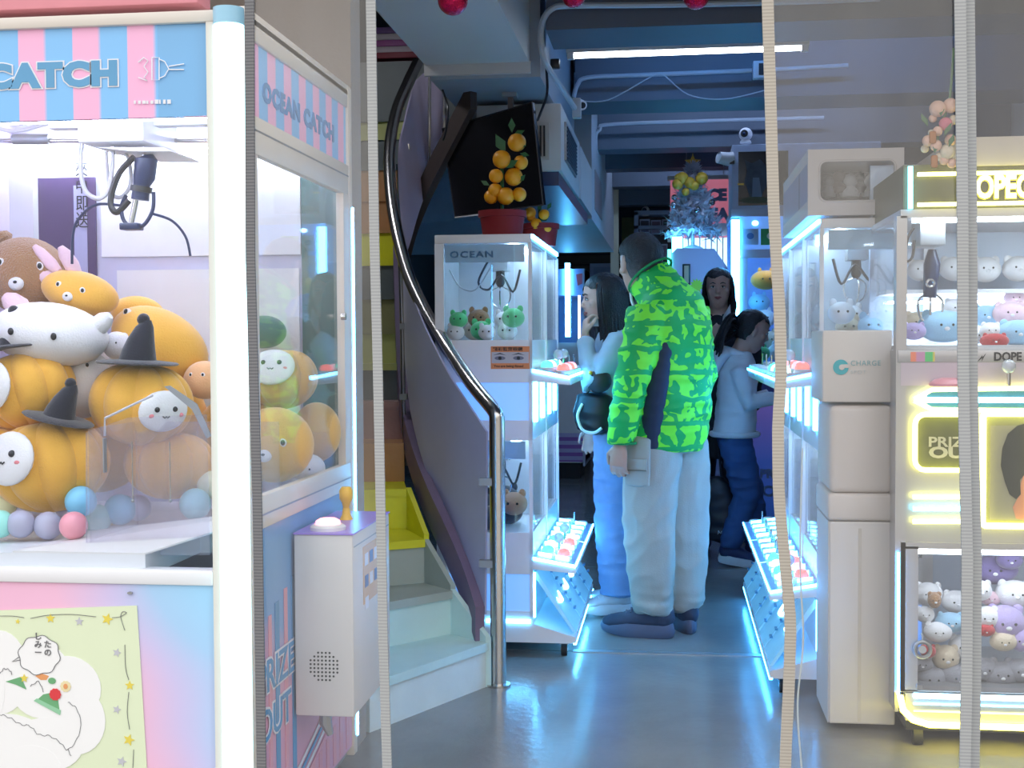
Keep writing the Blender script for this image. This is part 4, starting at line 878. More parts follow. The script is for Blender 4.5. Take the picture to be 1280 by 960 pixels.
for i in range(7):
    c=P(1036+i*13,236-5*(i%2),4.75); r=.030+.006*(i%3); tt=thing('figurine','dim grey figurine in the rounded display case, number '+str(i+1)+' from its left end' if False else ('smoky grey','dark brown','dull white','charcoal','pale grey round','soft grey','dusty blue')[i]+' figurine in the rounded case of the right row','figurine',c)
    cc=((.18,.18,.2),(.08,.05,.04),(.4,.4,.42),(.03,.03,.04),(.5,.5,.52),(.25,.25,.27),(.15,.2,.28))[i]
    fm=mat('figurine_%d'%i,cc,.6); bdy=obj('body',MB().tube([c-V((0,0,.03)),c-V((0,0,.01)),c+V((0,0,.01))],[r*.8,r*.9,r*.5],12),fm,tt); obj('head',MB().sph(c+V((0,0,.025)),r*.7,12,9),fm,tt)
a2=P(1097,232,4.7); b2=P(1117,249,4.7)
c=solo('price_card',MB().box(a2.x,b2.x,4.64,4.643,b2.z,a2.z),WB_,'white printed card in the corner of the rounded display case','card')
# ================= boxes =================
def carton(name,label,px0,py0,px1,py1,Y,depth,m_,r=.012,base=None):
    a=P(px0,py0,Y); b=P(px1,py1,Y); t=thing(name,label,'box',((a.x+b.x)/2,Y+depth/2,b.z))
    o=obj('body',MB().rbox(a.x,b.x,Y,Y+depth,b.z,a.z,r,3),m_,t); return t,a,b
CB=mat('carton_beige',(.68,.62,.58),.6,var=.06,scale=4)
t,a,b=carton('carton','pale carton with a teal round logo, topmost of the boxes behind the right curtain',1028,413,1115,503,4.20,.33,CB,.006)
TE=mat('teal_print',(.02,.42,.48),.5)
c=P(1051,459,4.199); lg=obj('logo_disc',MB().disc((c.x,4.1985,c.z),.0245,.0245,.0012,n=28),TE,t)
obj('logo_cut',MB().disc((c.x+.003,4.197,c.z),.009,.009,.0012,n=18),CB,lg,smooth=False); obj('logo_cut',MB().box(c.x+.003,c.x+.026,4.1965,4.1975,c.z-.002,c.z+.009),CB,lg,smooth=False)
q=P(1063,457,4.199); text('CHARGE',.0235,(q.x,4.1985,q.z),t,mat('teal_pale',(.25,.46,.50),.5),sx=.95,spacing=1.12)
q=P(1063,466,4.199); text('SPOT',.016,(q.x,4.1985,q.z-.003),t,mat('teal_faint',(.52,.56,.57),.5),sx=1.15,spacing=1.2)
obj('flap_seam',MB().box((a.x+b.x)/2-.001,(a.x+b.x)/2+.001,4.2,4.52,a.z,a.z+.001),GREY,t)
carton('covered_box','beige box with a rounded top edge, middle of the boxes behind the right curtain',1037,507,1117,617,4.20,.34,mat('cover_beige',(.66,.59,.55),.7,var=.08,scale=5,bump=.2,bscale=14),.02)
carton('lid_box','thin beige lid with rounded corners under the rounded box',1035,617,1119,652,4.195,.345,mat('lid_beige',(.69,.62,.58),.6),.012)
t,a,b=carton('tall_carton','tall pale carton on the floor, lowest of the boxes behind the right curtain',1037,652,1119,907,4.20,.34,mat('carton_grey',(.66,.62,.60),.65,var=.08,scale=4),.006)
obj('flap',MB().prism([(a.x,4.21,b.z),(a.x,4.53,b.z),(a.x,4.53,a.z),(a.x,4.21,a.z)],(-.003,0,0)),MC['carton_grey'],t)
obj('tape',MB().box(a.x+.09,a.x+.10,4.198,4.20,b.z+.01,a.z-.02),mat('box_tape',(.60,.55,.50),.3),t)
# ================= neon claw machine at the right =================
YD=4.04
def N(px,py,dy=0.): return P(px,py,YD+dy)
SIL=mat('brushed_silver',(.50,.49,.50),.32,.55,var=.15,scale=6)
xa=N(1124,500).x; xb=xa+.95; zt_=N(1200,172).z
nm_=thing('neon_claw_machine','silver claw machine with yellow and cyan neon outlines and lit lettering at the right','claw machine',((xa+xb)/2,4.4,0))
def nb(name,px0,py0,px1,py1,d0,d1,m_,par=None,r=0,x1=None):
    a=N(px0,py0); b=N(px1,py1); X1=b.x if x1 is None else x1
    mb=MB(); (mb.rbox(a.x,X1,YD+d0,YD+d1,b.z,a.z,r) if r else mb.box(a.x,X1,YD+d0,YD+d1,b.z,a.z)); return obj(name,mb,m_,par or nm_)
nb('header_cap',1192,172,1280,206,.0,.6,mat('header_beige',(.62,.56,.50),.5),x1=xb)
hs=nb('header_sign',1130,206,1280,262,.01,.6,mat('sign_olive',(.10,.10,.03),.35,var=.6,scale=30),x1=xb)
nb('header_rail',1126,262,1280,270,.0,.6,SIL,x1=xb)
def neon(pts,m_,r=.008,par=None,nm2='neon_tube',close=False): return obj(nm2,MB().tube([N(x,y,-.012) for x,y in pts],r,8,close=close),m_,par or nm_)
neon([(1138,208),(1138,261)],NEON_C,.0075,hs); 
for y in (218,256): 
    a=N(1147,y,-.012); obj('neon_tube',MB().tube([a,V((xb-.04,a.y,a.z))],.0062,8),NEON_Y,hs)
q=N(1200,247,-.004)
text('DOPEGAME',.094,(q.x,YD+.004,q.z),hs,glow('letter_glow',(1.,1.,.62),1.3),bold=.003,sx=.68,ext=.004)
text('DOPEGAME',.094,(q.x,YD+.0075,q.z),hs,mat('letter_outline',(.70,.62,.03),.4,es=.35,ec=(1,.8,.02),var=0),bold=.006,sx=.68,ext=.003)
nb('frame_stile',1121,270,1131,865,0,.05,SIL)
nb('deck_rail',1122,438,1280,453,-.004,.05,SIL,x1=xb,r=.003)
q=N(1242,452,-.006); text('DOPE GAME',.036,(q.x,YD-.006,q.z+.003),nm_,DARKM,bold=.0012,sx=.88)
obj('bolt_emblem',MB().prism([N(1221,453,-.006),N(1228,444,-.006),N(1226,449,-.006),N(1233,441,-.006),N(1227,452,-.006),N(1228,447,-.006)],(0,.001,0)),DARKM,nm_,smooth=False)
obj('rainbow_foil',MB().box(N(1138,440).x,N(1168,440).x,YD-.0055,YD-.004,N(1138,452).z,N(1138,440).z),stripes('rainbow_print',0,.10,[(.1,.6,.2),(.8,.6,.1),(.85,.25,.15),(.6,.3,.5)]),nm_)  # coloured stripes painted as a rainbow reflection on the silver rail
nb('upper_glass',1130,270,1280,434,.015,.019,GLASS,x1=xb)
nb('control_panel',1126,453,1280,482,-.002,.05,mat('mauve_panel',(.60,.52,.60),.35),x1=xb)
nb('body_panel',1126,482,1280,683,.012,.05,SIL,x1=xb)
nb('window_stile',1126,683,1147,865,.0,.05,SIL); nb('window_rail',1126,678,1280,688,.0,.05,SIL,x1=xb)
nb('lower_glass',1147,688,1280,862,.015,.019,GLASS,x1=xb)
nb('cabinet_floor',1126,862,1280,868,.0,.6,SIL,x1=xb)
nb('deck_floor',1130,432,1280,438,.05,.6,WHITE,x1=xb)
nb('shelf',1132,357,1280,361,.35,.6,WHITE,x1=xb)
obj('cabinet_back',MB().box(xa,xb,YD+.6,YD+.62,.1,zt_),mat('cabinet_back',(.60,.70,.85),.3),nm_)
obj('cabinet_side',MB().box(xa,xa+.012,YD+.05,YD+.6,N(1130,430).z,N(1130,270).z),GLASS,nm_)
obj('cabinet_side',MB().box(xa,xa+.012,YD+.05,YD+.6,.1,N(1130,438).z),SIL,nm_); obj('cabinet_side',MB().box(xb-.012,xb,YD,YD+.6,.1,zt_),SIL,nm_)
obj('inner_light',MB().box(xa+.05,xb-.05,YD+.05,YD+.08,N(1130,276).z,N(1130,271).z),glow('cabinet_white',(.75,.9,1.),24),nm_)
obj('inner_light',MB().box(xa+.05,xb-.05,YD+.03,YD+.06,N(1130,694).z,N(1130,689).z),glow('cabinet_white2',(.8,.9,1.),11),nm_)
obj('inner_light',MB().box(xa+.05,xb-.05,YD+.5,YD+.52,N(1130,374).z,N(1130,371).z),MC['cabinet_white'],nm_)
# neon shapes
neon([(1150,500),(1280,500),(1300,500)],NEON_C,.0085)
neon([(1143,499),(1165,487),(1300,485)],NEON_Y,.007); neon([(1143,501),(1165,512),(1300,514)],NEON_Y,.007)
nb('neon_recess',1160,489,1280,510,.006,.012,mat('dark_teal_panel',(.03,.14,.20),.3,var=.5,scale=30),x1=xb)
def ncurve(x0,y0,x1,y1,r): 
    a=N(x0,y0,-.012); b=N(x1,y1,-.012); return rrect(a.x,b.x,b.z,a.z,r,YD-.012)
po=nb('prize_window',1146,520,1218,585,.004,.012,mat('olive_glass',(.16,.17,.04),.2,var=.5,scale=20))
obj('neon_tube',MB().tube(ncurve(1144,518,1219,588,.03),.008,8,close=True),NEON_Y,po)
q=N(1160,558,.0); text('PRIZE',.042,(q.x,YD+.0,q.z),po,mat('print_pale',(.62,.60,.40),.5),bold=.001,sx=1.25); q=N(1161,571,.0); text('OUT',.046,(q.x,YD,q.z-.002),po,MC['print_pale'],bold=.002,sx=1.5)
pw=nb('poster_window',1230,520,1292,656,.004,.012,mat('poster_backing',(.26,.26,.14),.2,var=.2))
obj('neon_tube',MB().tube(ncurve(1229,517,1294,658,.012),.010,8,close=True),NEON_Y,pw)
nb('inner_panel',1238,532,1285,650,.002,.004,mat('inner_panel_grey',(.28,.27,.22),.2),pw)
# dark-haired head reflected in the lit window, painted as flat shapes
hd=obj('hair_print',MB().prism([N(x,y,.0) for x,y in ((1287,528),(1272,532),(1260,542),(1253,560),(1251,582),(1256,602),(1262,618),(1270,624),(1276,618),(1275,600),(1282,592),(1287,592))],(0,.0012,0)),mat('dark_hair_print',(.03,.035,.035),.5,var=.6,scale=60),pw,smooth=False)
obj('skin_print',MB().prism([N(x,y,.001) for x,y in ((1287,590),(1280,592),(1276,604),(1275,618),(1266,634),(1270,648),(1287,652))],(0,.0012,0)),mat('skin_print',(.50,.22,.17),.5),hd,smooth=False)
for y,c in ((621,NEON_Y),(636,NEON_C),(652,NEON_Y)): neon([(1141,y),(1218,y)],c,.0075)
# base lights
for y0,y1,c in ((866,876,LED_W),(878,884,NEON_C),(888,893,NEON_Y)): nb('base_led',1142,y0,1280,y1,-.006,.0,c,x1=xb)
nb('base_panel',1132,866,1280,905,.0,.05,SIL,x1=xb)
m=[N(1124,690),N(1124,840),N(1124,868),N(1128,886),N(1140,898),N(1160,904)]+[V((xb,YD,N(1200,906).z))]
obj('base_neon',MB().tube([p+V((0,-.014,0)) for p in m[2:]],.010,8),glow('neon_yellow_base',(1.,.86,.06),11),nm_); obj('edge_led',MB().tube([p+V((-.004,-.01,0)) for p in m[:3]],.004,8),LED_B,nm_)
obj('plinth',MB().box(xa+.03,xb-.03,YD+.03,YD+.6,.05,N(1130,905).z),DARKM,nm_)
for x in (N(1150,925).x,xb-.08):
    for y in (YD+.05,YD+.5):
        c=obj('caster',MB().cyl((x-.014,y,.03),(x+.014,y,.03),.03,n=14),RUBBER,nm_); obj('caster_hub',MB().cyl((x-.016,y,.03),(x+.016,y,.03),.012,n=10),CHROME,c)
# joystick, button, lock
c=N(1261,482,-.05); j=obj('joystick_shaft',MB().tube([c,N(1261,466,-.05)],.006,8),CHROME,nm_); obj('joystick_ball',MB().sph(N(1261,458,-.05),.021,14,10),mat('crystal',(.75,.8,.9),.05,trans=.3,var=0),j)
c=N(1185,474,-.03); obj('push_button',MB().lathe([(.055,0),(.055,.008),(.04,.02),(.02,.025)],(c.x,c.y,N(1185,482).z),20),mat('pink_button',(.85,.35,.42),.3),nm_)
lk=solo('padlock',MB().tube(arc(N(1153,812,-.012),.024,0,2*PI,19,(1,0,0),(0,0,1))[:-1],.006,8,close=True).cyl(N(1153,812,-.016),N(1153,812,.002),.012,n=14).tube([N(1153,806,-.012),N(1153,795,-.006),N(1152,792,.004)],.003,6).box(N(1150,0).x,N(1157,0).x,YD-.02,YD,N(0,828).z,N(0,823).z),GREY,'round steel padlock on the lower left window frame of the neon machine','padlock')
ck=thing('claw','black and steel claw hanging at the left inside the neon machine','claw',N(1165,300,.2))
obj('carriage',MB().rbox(N(1152,0,.1).x,N(1184,0,.1).x,YD+.1,YD+.25,N(1160,308,.15).z,N(1160,272,.15).z,.004),GREY,ck)
obj('motor',MB().tube([N(1165,312,.18),N(1165,330,.18),N(1162,372,.18)],[.012,.026,.02],12),NAVY,ck); obj('ring',MB().tube(arc(N(1163,354,.14),.012,0,2*PI*.95,10,(1,0,0),(0,0,1)),.004,6,close=True),CHROME,ck)
for k in (-1,0,1): obj('prong',MB().tube(smoothpath([N(1163+4*k,366,.18),N(1163+15*k,376,.18),N(1163+13*k,396,.18),N(1163+3*k,404,.18)],4),.004,6),CHROME,ck)
obj('cable',MB().tube(smoothpath([N(1142,285,.15),N(1134,300,.15),N(1132,325,.15),N(1140,322,.15),N(1143,300,.15)],5),.004,6),DARKM,ck)
# toys in the neon machine
def toy(name,lab,px,py,d,rpx,c,rx=1.,rz=.85,ears=True):
    s=395.; r=rpx/s; p=N(px,py,d); t=thing(name,lab,'plush toy',p-V((0,0,r*rz)))
    b=obj('body',MB().sph(p,(r*rx,r*.85,r*rz),18,12),k2[c] if isinstance(c,str) else c,t)
    for s_ in (-1,1):
        if ears: obj('ear',MB().sph(p+V((s_*r*.62*rx,0,r*.70*rz)),(r*.28,r*.18,r*.32),10,7),b.data.materials[0],t)
        obj('eye',MB().sph(p+V((s_*r*.3,-r*.83,r*.08)),r*.07,8,6),EYE,b)
    obj('snout',MB().sph(p+V((0,-r*.80,-r*.12)),(r*.16,r*.1,r*.11),8,6),WF,b); return t
for i,(px,py,rp,c,lab) in enumerate(((1150,338,17,'w','white plush on the back shelf left of the claw'),(1192,336,19,'w','white plush on the back shelf right of the claw'),(1232,337,20,'w','white plush on the back shelf right of the curtain tape'),(1272,336,20,'w','white plush on the back shelf at the right picture edge'))): toy('shelf_plush',lab,px,py,.45,rp,c)
for i,(px,py,d,rp,c,rx,lab) in enumerate(((1142,414,.14,13,'l',1.2,'lilac plush low in the corner of the neon machine'),(1148,404,.3,18,'c',1.1,'cream plush lying under the claw'),(1180,408,.2,24,'s',1.4,'long pale blue plush beside the claw'),(1196,386,.4,16,'w',1.2,'white plush behind the long blue one'),(1233,395,.35,17,'s',1.1,'pale blue plush right of the curtain tape'),(1262,392,.3,18,'p',1.2,'pink plush high in the neon machine pile'),(1238,414,.15,13,'w',1.,'small white plush with brown face in the pile front'),(1243,426,.08,11,'r',1.6,'red plush low at the glass of the neon machine'),(1272,416,.15,19,'s',1.4,'blue and white plush at the lower right of the pile'),(1268,373,.4,13,'p',1.1,'small pink plush on top of the pile'),(1218,420,.2,12,'w',1.1,'white plush hidden by the curtain tape'))): toy('plush',lab,px,py,d,rp,c,rx)
GREYF=fur('grey',(.34,.33,.36)); VIO=fur('violet',(.16,.12,.32))
for i,(px,py,d,rp,c,rx,lab) in enumerate(((1160,742,.2,17,'w',1.1,'white plush at the upper left of the lower window'),(1156,768,.12,12,'w',1.,'small white plush under the upper left one'),(1168,750,.10,12,'b',.7,'brown narrow plush in the lower window'),(1195,752,.2,17,'w',1.1,'white plush behind the curtain tape in the lower window'),(1188,778,.12,15,'s',1.3,'blue plush with a flat tag in the lower window'),(1172,790,.1,15,'w',1.2,'pale plush behind the flat tag'),(1160,814,.08,10,'r',1.,'small red and white plush in the lower window'),(1182,822,.12,19,'c',.9,'cream bear plush low in the lower window'),(1203,808,.15,18,'w',1.,'white plush low beside the curtain tape'),(1240,712,.2,22,VIO,1.5,'violet plush at the top of the right lower window'),(1262,700,.15,14,VIO,1.2,'small violet plush above the white ones'),(1226,738,.12,15,'w',.9,'white round plush below the violet one'),(1238,748,.15,11,'p',1.2,'pink plush between the white ones'),(1268,742,.15,20,'w',1.2,'white and violet spotted plush at the right'),(1233,772,.1,17,'w',.9,'round white plush with a red scarf'),(1232,788,.07,9,'r',1.3,'red scarf shaped plush'),(1256,778,.12,26,'l',.95,'large lilac white plush in the right lower window'),(1254,802,.08,14,'c',1.2,'cream plush foot low in the right lower window'),(1276,800,.1,17,'l',.8,'lilac plush at the right picture edge'))): toy('plush',lab,px,py,d+.04,rp,c,rx)
for i,(px,py,rp) in enumerate(((1165,848,18),(1198,846,20),(1228,836,18),(1250,842,20),(1275,838,19),(1152,830,12))): toy('plush',('dull grey plush at the bottom left of the lower window','dull grey plush behind the curtain tape at the bottom','dull grey plush at the bottom right of the tape','dull grey plush at the bottom middle of the right window','dull grey plush at the bottom right picture edge','small dull grey plush under the padlock')[i],px,py,.14,rp,GREYF,1.2,.8)
# ================= garland =================
gt=thing('garland','pink and cream pompom garland with leaves hanging above the neon machine','garland',P(1178,130,3.98))
rnd=random.Random(3)
GP=[mat('pom_peach',(.80,.52,.42),.8,bump=.4),mat('pom_pink',(.70,.20,.28),.8,bump=.4),mat('pom_cream',(.75,.66,.52),.8,bump=.4)]
obj('stem',MB().tube(smoothpath([P(1192,60,4.0),P(1186,130,4.0),P(1172,165,4.0),P(1180,206,4.0)],5),.004,5),LEAF,gt)
for px,py,r,k in ((1172,136,10,0),(1188,132,9,0),(1182,155,8,1),(1166,148,5,0),(1164,166,4,2),(1160,176,7,0),(1170,182,7,0),(1156,186,5,2),(1172,164,6,0),(1184,190,9,2),(1188,175,7,0),(1180,200,6,0),(1192,150,6,2),(1174,196,5,2),(1190,204,6,0)):
    obj('pompom',MB().sph(P(px,py,3.98+.03*rnd.random()),r/400.,12,8),GP[k],gt)
for px,py in ((1160,158),(1168,192),(1180,170),(1176,146),(1186,184)): p=P(px,py,3.97); d=V((.03*rnd.uniform(-1,1),0,.04)); sd=V((.009,0,0)); obj('leaf',MB().prism([p,p+d*.5+sd,p+d,p+d*.5-sd],(0,-.002,0)),LEAF,gt,smooth=False)
for px,py in ((1165,172),(1167,202)): obj('gingerbread',MB().rbox(*[x for a,b in zip(P(px-4,py+8,3.97)-V((0,.01,0)),P(px+5,py-8,3.97)) for x in (a,b)],.006),mat('gingerbread',(.45,.18,.06),.7),gt)
# ================= machines and fittings further back =================
# white cabinet with the tree
YC=8.9
ctop=[(840,316),(846,310),(893,311),(912,338),(914,347)]
fr=[P(x,y,YC) for x,y in ctop]; fr=[V((fr[0].x,YC,0.0))]+fr+[V((fr[-1].x+.01,YC,.0))]
wc=thing('white_cabinet','lavender white cabinet with cut top corners carrying the little white tree','cabinet',((fr[0].x+fr[-1].x)/2,9.2,0))
LAV=mat('lavender_enamel',(.50,.47,.66),.4,var=.05)
obj('body',MB().prism(fr,(0,.7,0)),LAV,wc,smooth=False)
a=P(853,330,YC); b=P(863,356,YC); lb=obj('label_plate',MB().rbox(a.x,b.x,YC-.006,YC,b.z,a.z,.004),DARKM,wc); obj('label_face',MB().box(a.x+.012,b.x-.012,YC-.008,YC-.006,b.z+.012,a.z-.012),mat('label_tan',(.55,.45,.30),.5),lb)
obj('star_sticker',MB().star(P(871,357,YC-.006),.052,.003,n=12,k=.62),mat('neon_green_card',(.45,.85,.05),.5),wc,smooth=False)
obj('led_side',MB().box(fr[0].x-.03,fr[0].x-.004,YC-.01,YC,P(840,362,YC).z,P(840,312,YC).z),glow('led_green',(.05,.95,.65),5),wc)
obj('led_side',MB().box(fr[0].x+.0,fr[0].x+.07,YC+.01,YC+.05,P(840,316,YC).z,P(840,296,YC).z),LED_C,wc)
# little tree
tb=P(866,312,YC+.2); TW=mat('white_tinsel',(.85,.83,.90),.7,var=.15,scale=40)
tr=thing('christmas_tree','small white tinsel tree with gold baubles and a gold star on the white cabinet','christmas tree',(tb.x,YC+.2,P(866,312,YC).z))
c0=V((tb.x,YC+.2,P(866,311,YC).z)); H=P(866,212,YC+.2).z-c0.z
obj('stand',MB().lathe([(.09,0),(.07,.02),(.02,.04)],c0,12),TW,tr); obj('trunk',MB().tube([c0,c0+V((0,0,H))],.012,6),TW,tr)
for lv in range(7):
    f=lv/6; zc=H*(.22+.72*f); R_=.155*(1-f)**.8+.03
    m=MB(); nbr=15
    for k in range(nbr):
        a_=2*PI*k/nbr+lv*.7; e=V((cos(a_)*R_,sin(a_)*R_,-.05+rnd.uniform(-.03,.03)))
        s0=c0+V((0,0,zc+.05))
        for q in range(6):
            p=s0+e*(.15+.85*q/5); 
            for w_ in range(6):
                dd=V((rnd.uniform(-1,1),rnd.uniform(-1,1),rnd.uniform(-.8,.9))).normalized()*(.05+.025*rnd.random()); sd=dd.cross(V((.3,.2,1))).normalized()*.016
                m.bm.faces.new([m.bm.verts.new(x) for x in (p-sd,p+sd,p+dd)])
        m.tube([s0,s0+e],.006,4)
    fo=obj('tinsel_tier',m,TW,tr); fo['kind']='stuff'
GOLD=mat('gold_foil',(.85,.50,.05),.3,.1,var=.3,scale=50)
for px,py,r in ((853,223,8),(862,228,7),(847,230,7),(877,223,8),(868,232,6),(857,240,5),(848,222,5)):
    obj('gold_bauble',MB().sph(P(px,py,YC+.02),r/180,12,9),GOLD,tr)
for px,py in ((843,247),(842,256),(890,253),(872,262),(838,285)): obj('silver_bell',MB().sph(P(px,py,YC-.05),.022,8,6),CHROME,tr)
obj('star_topper',MB().star(P(866,203,YC+.2),.058,.02),GOLD,tr,smooth=False); obj('star_stick',MB().tube([P(866,212,YC+.21),P(866,192,YC+.21)],.004,5),GOLD,tr)
# pink sign
YS=9.7; a=P(858,220,YS); b=P(913,298,YS)
ps=thing('pink_sign','pink hanging sign with pale letters behind the little white tree','sign',((a.x+b.x)/2,YS,b.z))
obj('board',MB().box(a.x-.12,b.x,YS,YS+.03,b.z,a.z),mat('pink_board',(.80,.30,.38),.45,es=.22,ec=(.9,.25,.35)),ps); obj('frame_rail',MB().box(a.x-.14,b.x+.02,YS-.02,YS+.03,a.z-.03,a.z),mat('cream_frame',(.66,.60,.50),.5),ps)  # board given a glow of its own to lift the dark sign
obj('frame_rail',MB().box(a.x-.14,b.x+.02,YS-.02,YS+.03,b.z-.02,b.z),mat('cream_frame',(.66,.60,.50),.5),ps)
PLT=mat('slate_letter',(.30,.36,.45),.5)
q=P(908,250,YS); text('RICE',.115,(q.x,YS-.002,q.z),ps,PLT,bold=.008,align='RIGHT',ext=.003); q=P(910,269,YS); text('& TEA',.115,(q.x,YS-.002,q.z-.03),ps,PLT,bold=.008,align='RIGHT',ext=.003)
[obj('hanging_cord',MB().tube([(x_,YS+.01,a.z),(x_,YS+.01,3.0)],.003,5),GREY,ps) for x_ in (a.x,b.x-.05)]
obj('white_swash',MB().disc(P(901,287,YS-.004),.10,.05,.004,n=20),WHITE,ps)
a=P(850,298,9.65); b=P(914,318,9.65); lp_=thing('light_panel','white ribbed light panel glowing below the pink sign','light panel',((a.x+b.x)/2,9.65,1.2)); obj('panel',MB().box(a.x,b.x,9.64,9.68,0,a.z),glow('panel_glow',(.45,.72,1.),1.1),lp_)
for i in range(9): x=a.x+.02+i*(b.x-a.x-.04)/8; obj('rib',MB().box(x-.004,x+.004,9.63,9.64,1.2,a.z),WHITE,lp_)
# tall machine right of tree
YM=8.1
def Q_(px,py,dy=0.): return P(px,py,YM+dy)
tm=thing('tall_claw_machine','tall blue lit claw machine with payment stickers, behind the girl','claw machine',(Q_(960,430).x,8.0,0))
xa2=Q_(915,430).x; xb2=xa2+.9
def qb(name,px0,py0,px1,py1,d0,d1,m_,par=None,x1=None):
    a=Q_(px0,py0); b=Q_(px1,py1); return obj(name,MB().box(a.x,b.x if x1 is None else x1,YM+d0,YM+d1,b.z,a.z),m_,par or tm)
FRM=mat('blue_white_frame',(.50,.56,.72),.4)
qb('header_panel',925,270,990,312,.0,.7,mat('header_blue',(.12,.30,.75),.35,es=.35,ec=(.15,.4,1.),var=0),x1=xb2)
qb('top_frame',914,262,990,270,-.01,.7,FRM,x1=xb2)
qb('led_post',914,275,924,430,-.02,.0,LED_C); qb('corner_post',914,430,924,640,-.02,.0,FRM)
for (x0,x1,cc,inn) in ((928,948,(.45,.65,.90),(.08,.25,.65)),(951,975,(.02,.40,.14),(.85,.9,.85))):
    s=qb('sticker',x0,286,x1,306,-.006,.0,mat('sticker_%d'%x0,cc,.5)); c=Q_((x0+x1)/2,295,-.008); obj('sticker_mark',MB().disc(c,.022,.02,.002,n=16),mat('sticker_in_%d'%x0,inn,.5),s)
obj('ceiling_reflection_lamp',MB().disc(Q_(944,279,-.004),.018,.014,.003),LED_W,tm)  # glowing disc painted on as the reflection of a ceiling light
qb('window_frame',925,312,990,322,-.005,.02,FRM,x1=xb2); qb('window_frame',925,322,934,470,-.005,.02,FRM)
qb('glass',934,322,990,455,.005,.008,GLASS,x1=xb2)
qb('back',915,262,990,640,.68,.7,mat('blue_back',(.30,.42,.75),.4),x1=xb2)
qb('deck',915,455,990,462,.0,.7,FRM,x1=xb2)
qb('lower_panel',925,500,990,668,.0,.03,grad('violet_print',(0,0,1),[(0,(.02,.10,.45)),(.5,(.05,.12,.55)),(1,(.28,.18,.65))],scale=1.2,off=-.1,es=.18),x1=xb2)
q=Q_(950,597,-.004); text('PRIZE',.075,(q.x,YM-.004,q.z),tm,mat('print_lightblue',(.35,.5,.8),.4),bold=.004); q=Q_(952,618,-.004); text('OUT',.09,(q.x,YM-.004,q.z-.01),tm,MC['print_lightblue'],bold=.004,sx=1.2)
obj('inner_light',MB().box(xa2+.05,xb2-.05,YM+.08,YM+.11,Q_(950,321).z,Q_(950,318).z),glow('tall_inner',(.5,.75,1.),9),tm)
qb('base',918,668,990,680,.0,.7,FRM,x1=xb2)
# picture case on top
pc=thing('picture_case','dark framed display case with a grey figure picture on the tall blue machine','display case',(Q_(955,262).x,7.9,Q_(955,262).z))
a=Q_(915,181); b=Q_(990,262)
obj('frame',MB().rbox(a.x,xb2,YM,YM+.5,b.z+.005,a.z,.006),FRM,pc)
a2=Q_(923,190); b2=Q_(985,256); pp=obj('dark_picture',MB().box(a2.x,b2.x,YM-.006,YM,b2.z,a2.z),mat('dark_picture',(.012,.016,.024),.2),pc)
gm=mat('grey_figure',(.10,.13,.17),.6,var=.6,scale=30)
obj('figure_print',MB().prism([Q_(x,y,-.008) for x,y in ((931,200),(940,204),(950,199),(957,206),(962,230),(955,238),(950,250),(938,252),(935,238),(930,226),(934,214))],(0,.002,0)),gm,pp,smooth=False)
obj('figure_robe',MB().prism([Q_(x,y,-.010) for x,y in ((941,222),(949,222),(953,250),(940,250))],(0,.002,0)),mat('grey_robe',(.22,.28,.36),.6),pp,smooth=False)
obj('figure_base',MB().disc(Q_(945,250,-.009),.10,.02,.002),mat('olive_base',(.12,.13,.07),.6),pp,smooth=False)
obj('gold_mark',MB().box(Q_(922,0).x,Q_(930,0).x,YM-.010,YM-.006,Q_(0,250).z,Q_(0,248).z),GOLD,pp)
c=Q_(914,201,-.02); obj('hinge_block',MB().box(c.x-.01,c.x+.02,YM-.03,YM,c.z-.02,c.z+.02),DARKM,pc)
def webcam(px,py,Y,label,s=1.):
    c=P(px,py,Y); t=thing('web_camera',label,'camera',c-V((0,0,.055*s)))
    obj('head',MB().sph(c,.042*s,18,12),PALE,t); l_=obj('lens_plate',MB().cyl(c+V((-.008*s,-.030*s,0)),c+V((-.011*s,-.043*s,0)),.023*s,n=16),DARKM,t); obj('lens',MB().sph(c+V((-.011*s,-.043*s,0)),.010*s,8,6),mat('lens_blue',(.02,.04,.12),.05),l_)
    obj('foot',MB().lathe([(.036*s,0),(.034*s,.012*s),(.02*s,.03*s)],c-V((0,0,.056*s)),16),PALE,t)
webcam(932,168,8.2,'round white web camera on top of the dark framed display case')
c=P(908,197,8.1); t=thing('wall_camera','white bullet camera hanging left of the dark framed display case','camera',c)
obj('body',MB().tube([c+V((-.03,-.02,.0)),c+V((-.05,-.02,0)),c+V((.01,0,-.01)),c+V((.05,0,0))],[.03,.036,.042,.035],14),PALE,t); obj('arm',MB().tube([c+V((.03,0,.01)),c+V((.045,.02,.07))],.008,6),PALE,t)
# tall machine far left
YT=11.6
def T_(px,py,dy=0.): return P(px,py,YT+dy)
ft=thing('far_claw_machine','white claw machine with a red printed header at the far left end of the aisle','claw machine',(T_(715,560).x,YT+.4,0))
xl=T_(699,430).x; xr=T_(731,430).x
zt3=T_(715,336).z
obj('header',MB().box(xl-.3,xr,YT,YT+.7,zt3-.24,zt3),mat('far_header',(.40,.42,.70),.4),ft)
obj('header_print',MB().prism([T_(720,343,-.004),T_(731,341,-.004),T_(729,354,-.004),T_(722,357,-.004)],(0,.003,0)),mat('far_red_print',(.75,.12,.15),.5),ft)
obj('led_post',MB().box(T_(707,430).x,T_(713,430).x,YT-.03,YT,T_(0,425).z,T_(0,338).z),LED_C,ft)
obj('post',MB().box(xr-.02,xr,YT-.01,YT+.7,.12,zt3),FRM,ft); obj('inner_strip',MB().box(T_(721,0).x,T_(724,0).x,YT+.02,YT+.03,T_(0,430).z,T_(0,365).z),glow('warm_strip',(1.,.85,.6),1.5),ft)
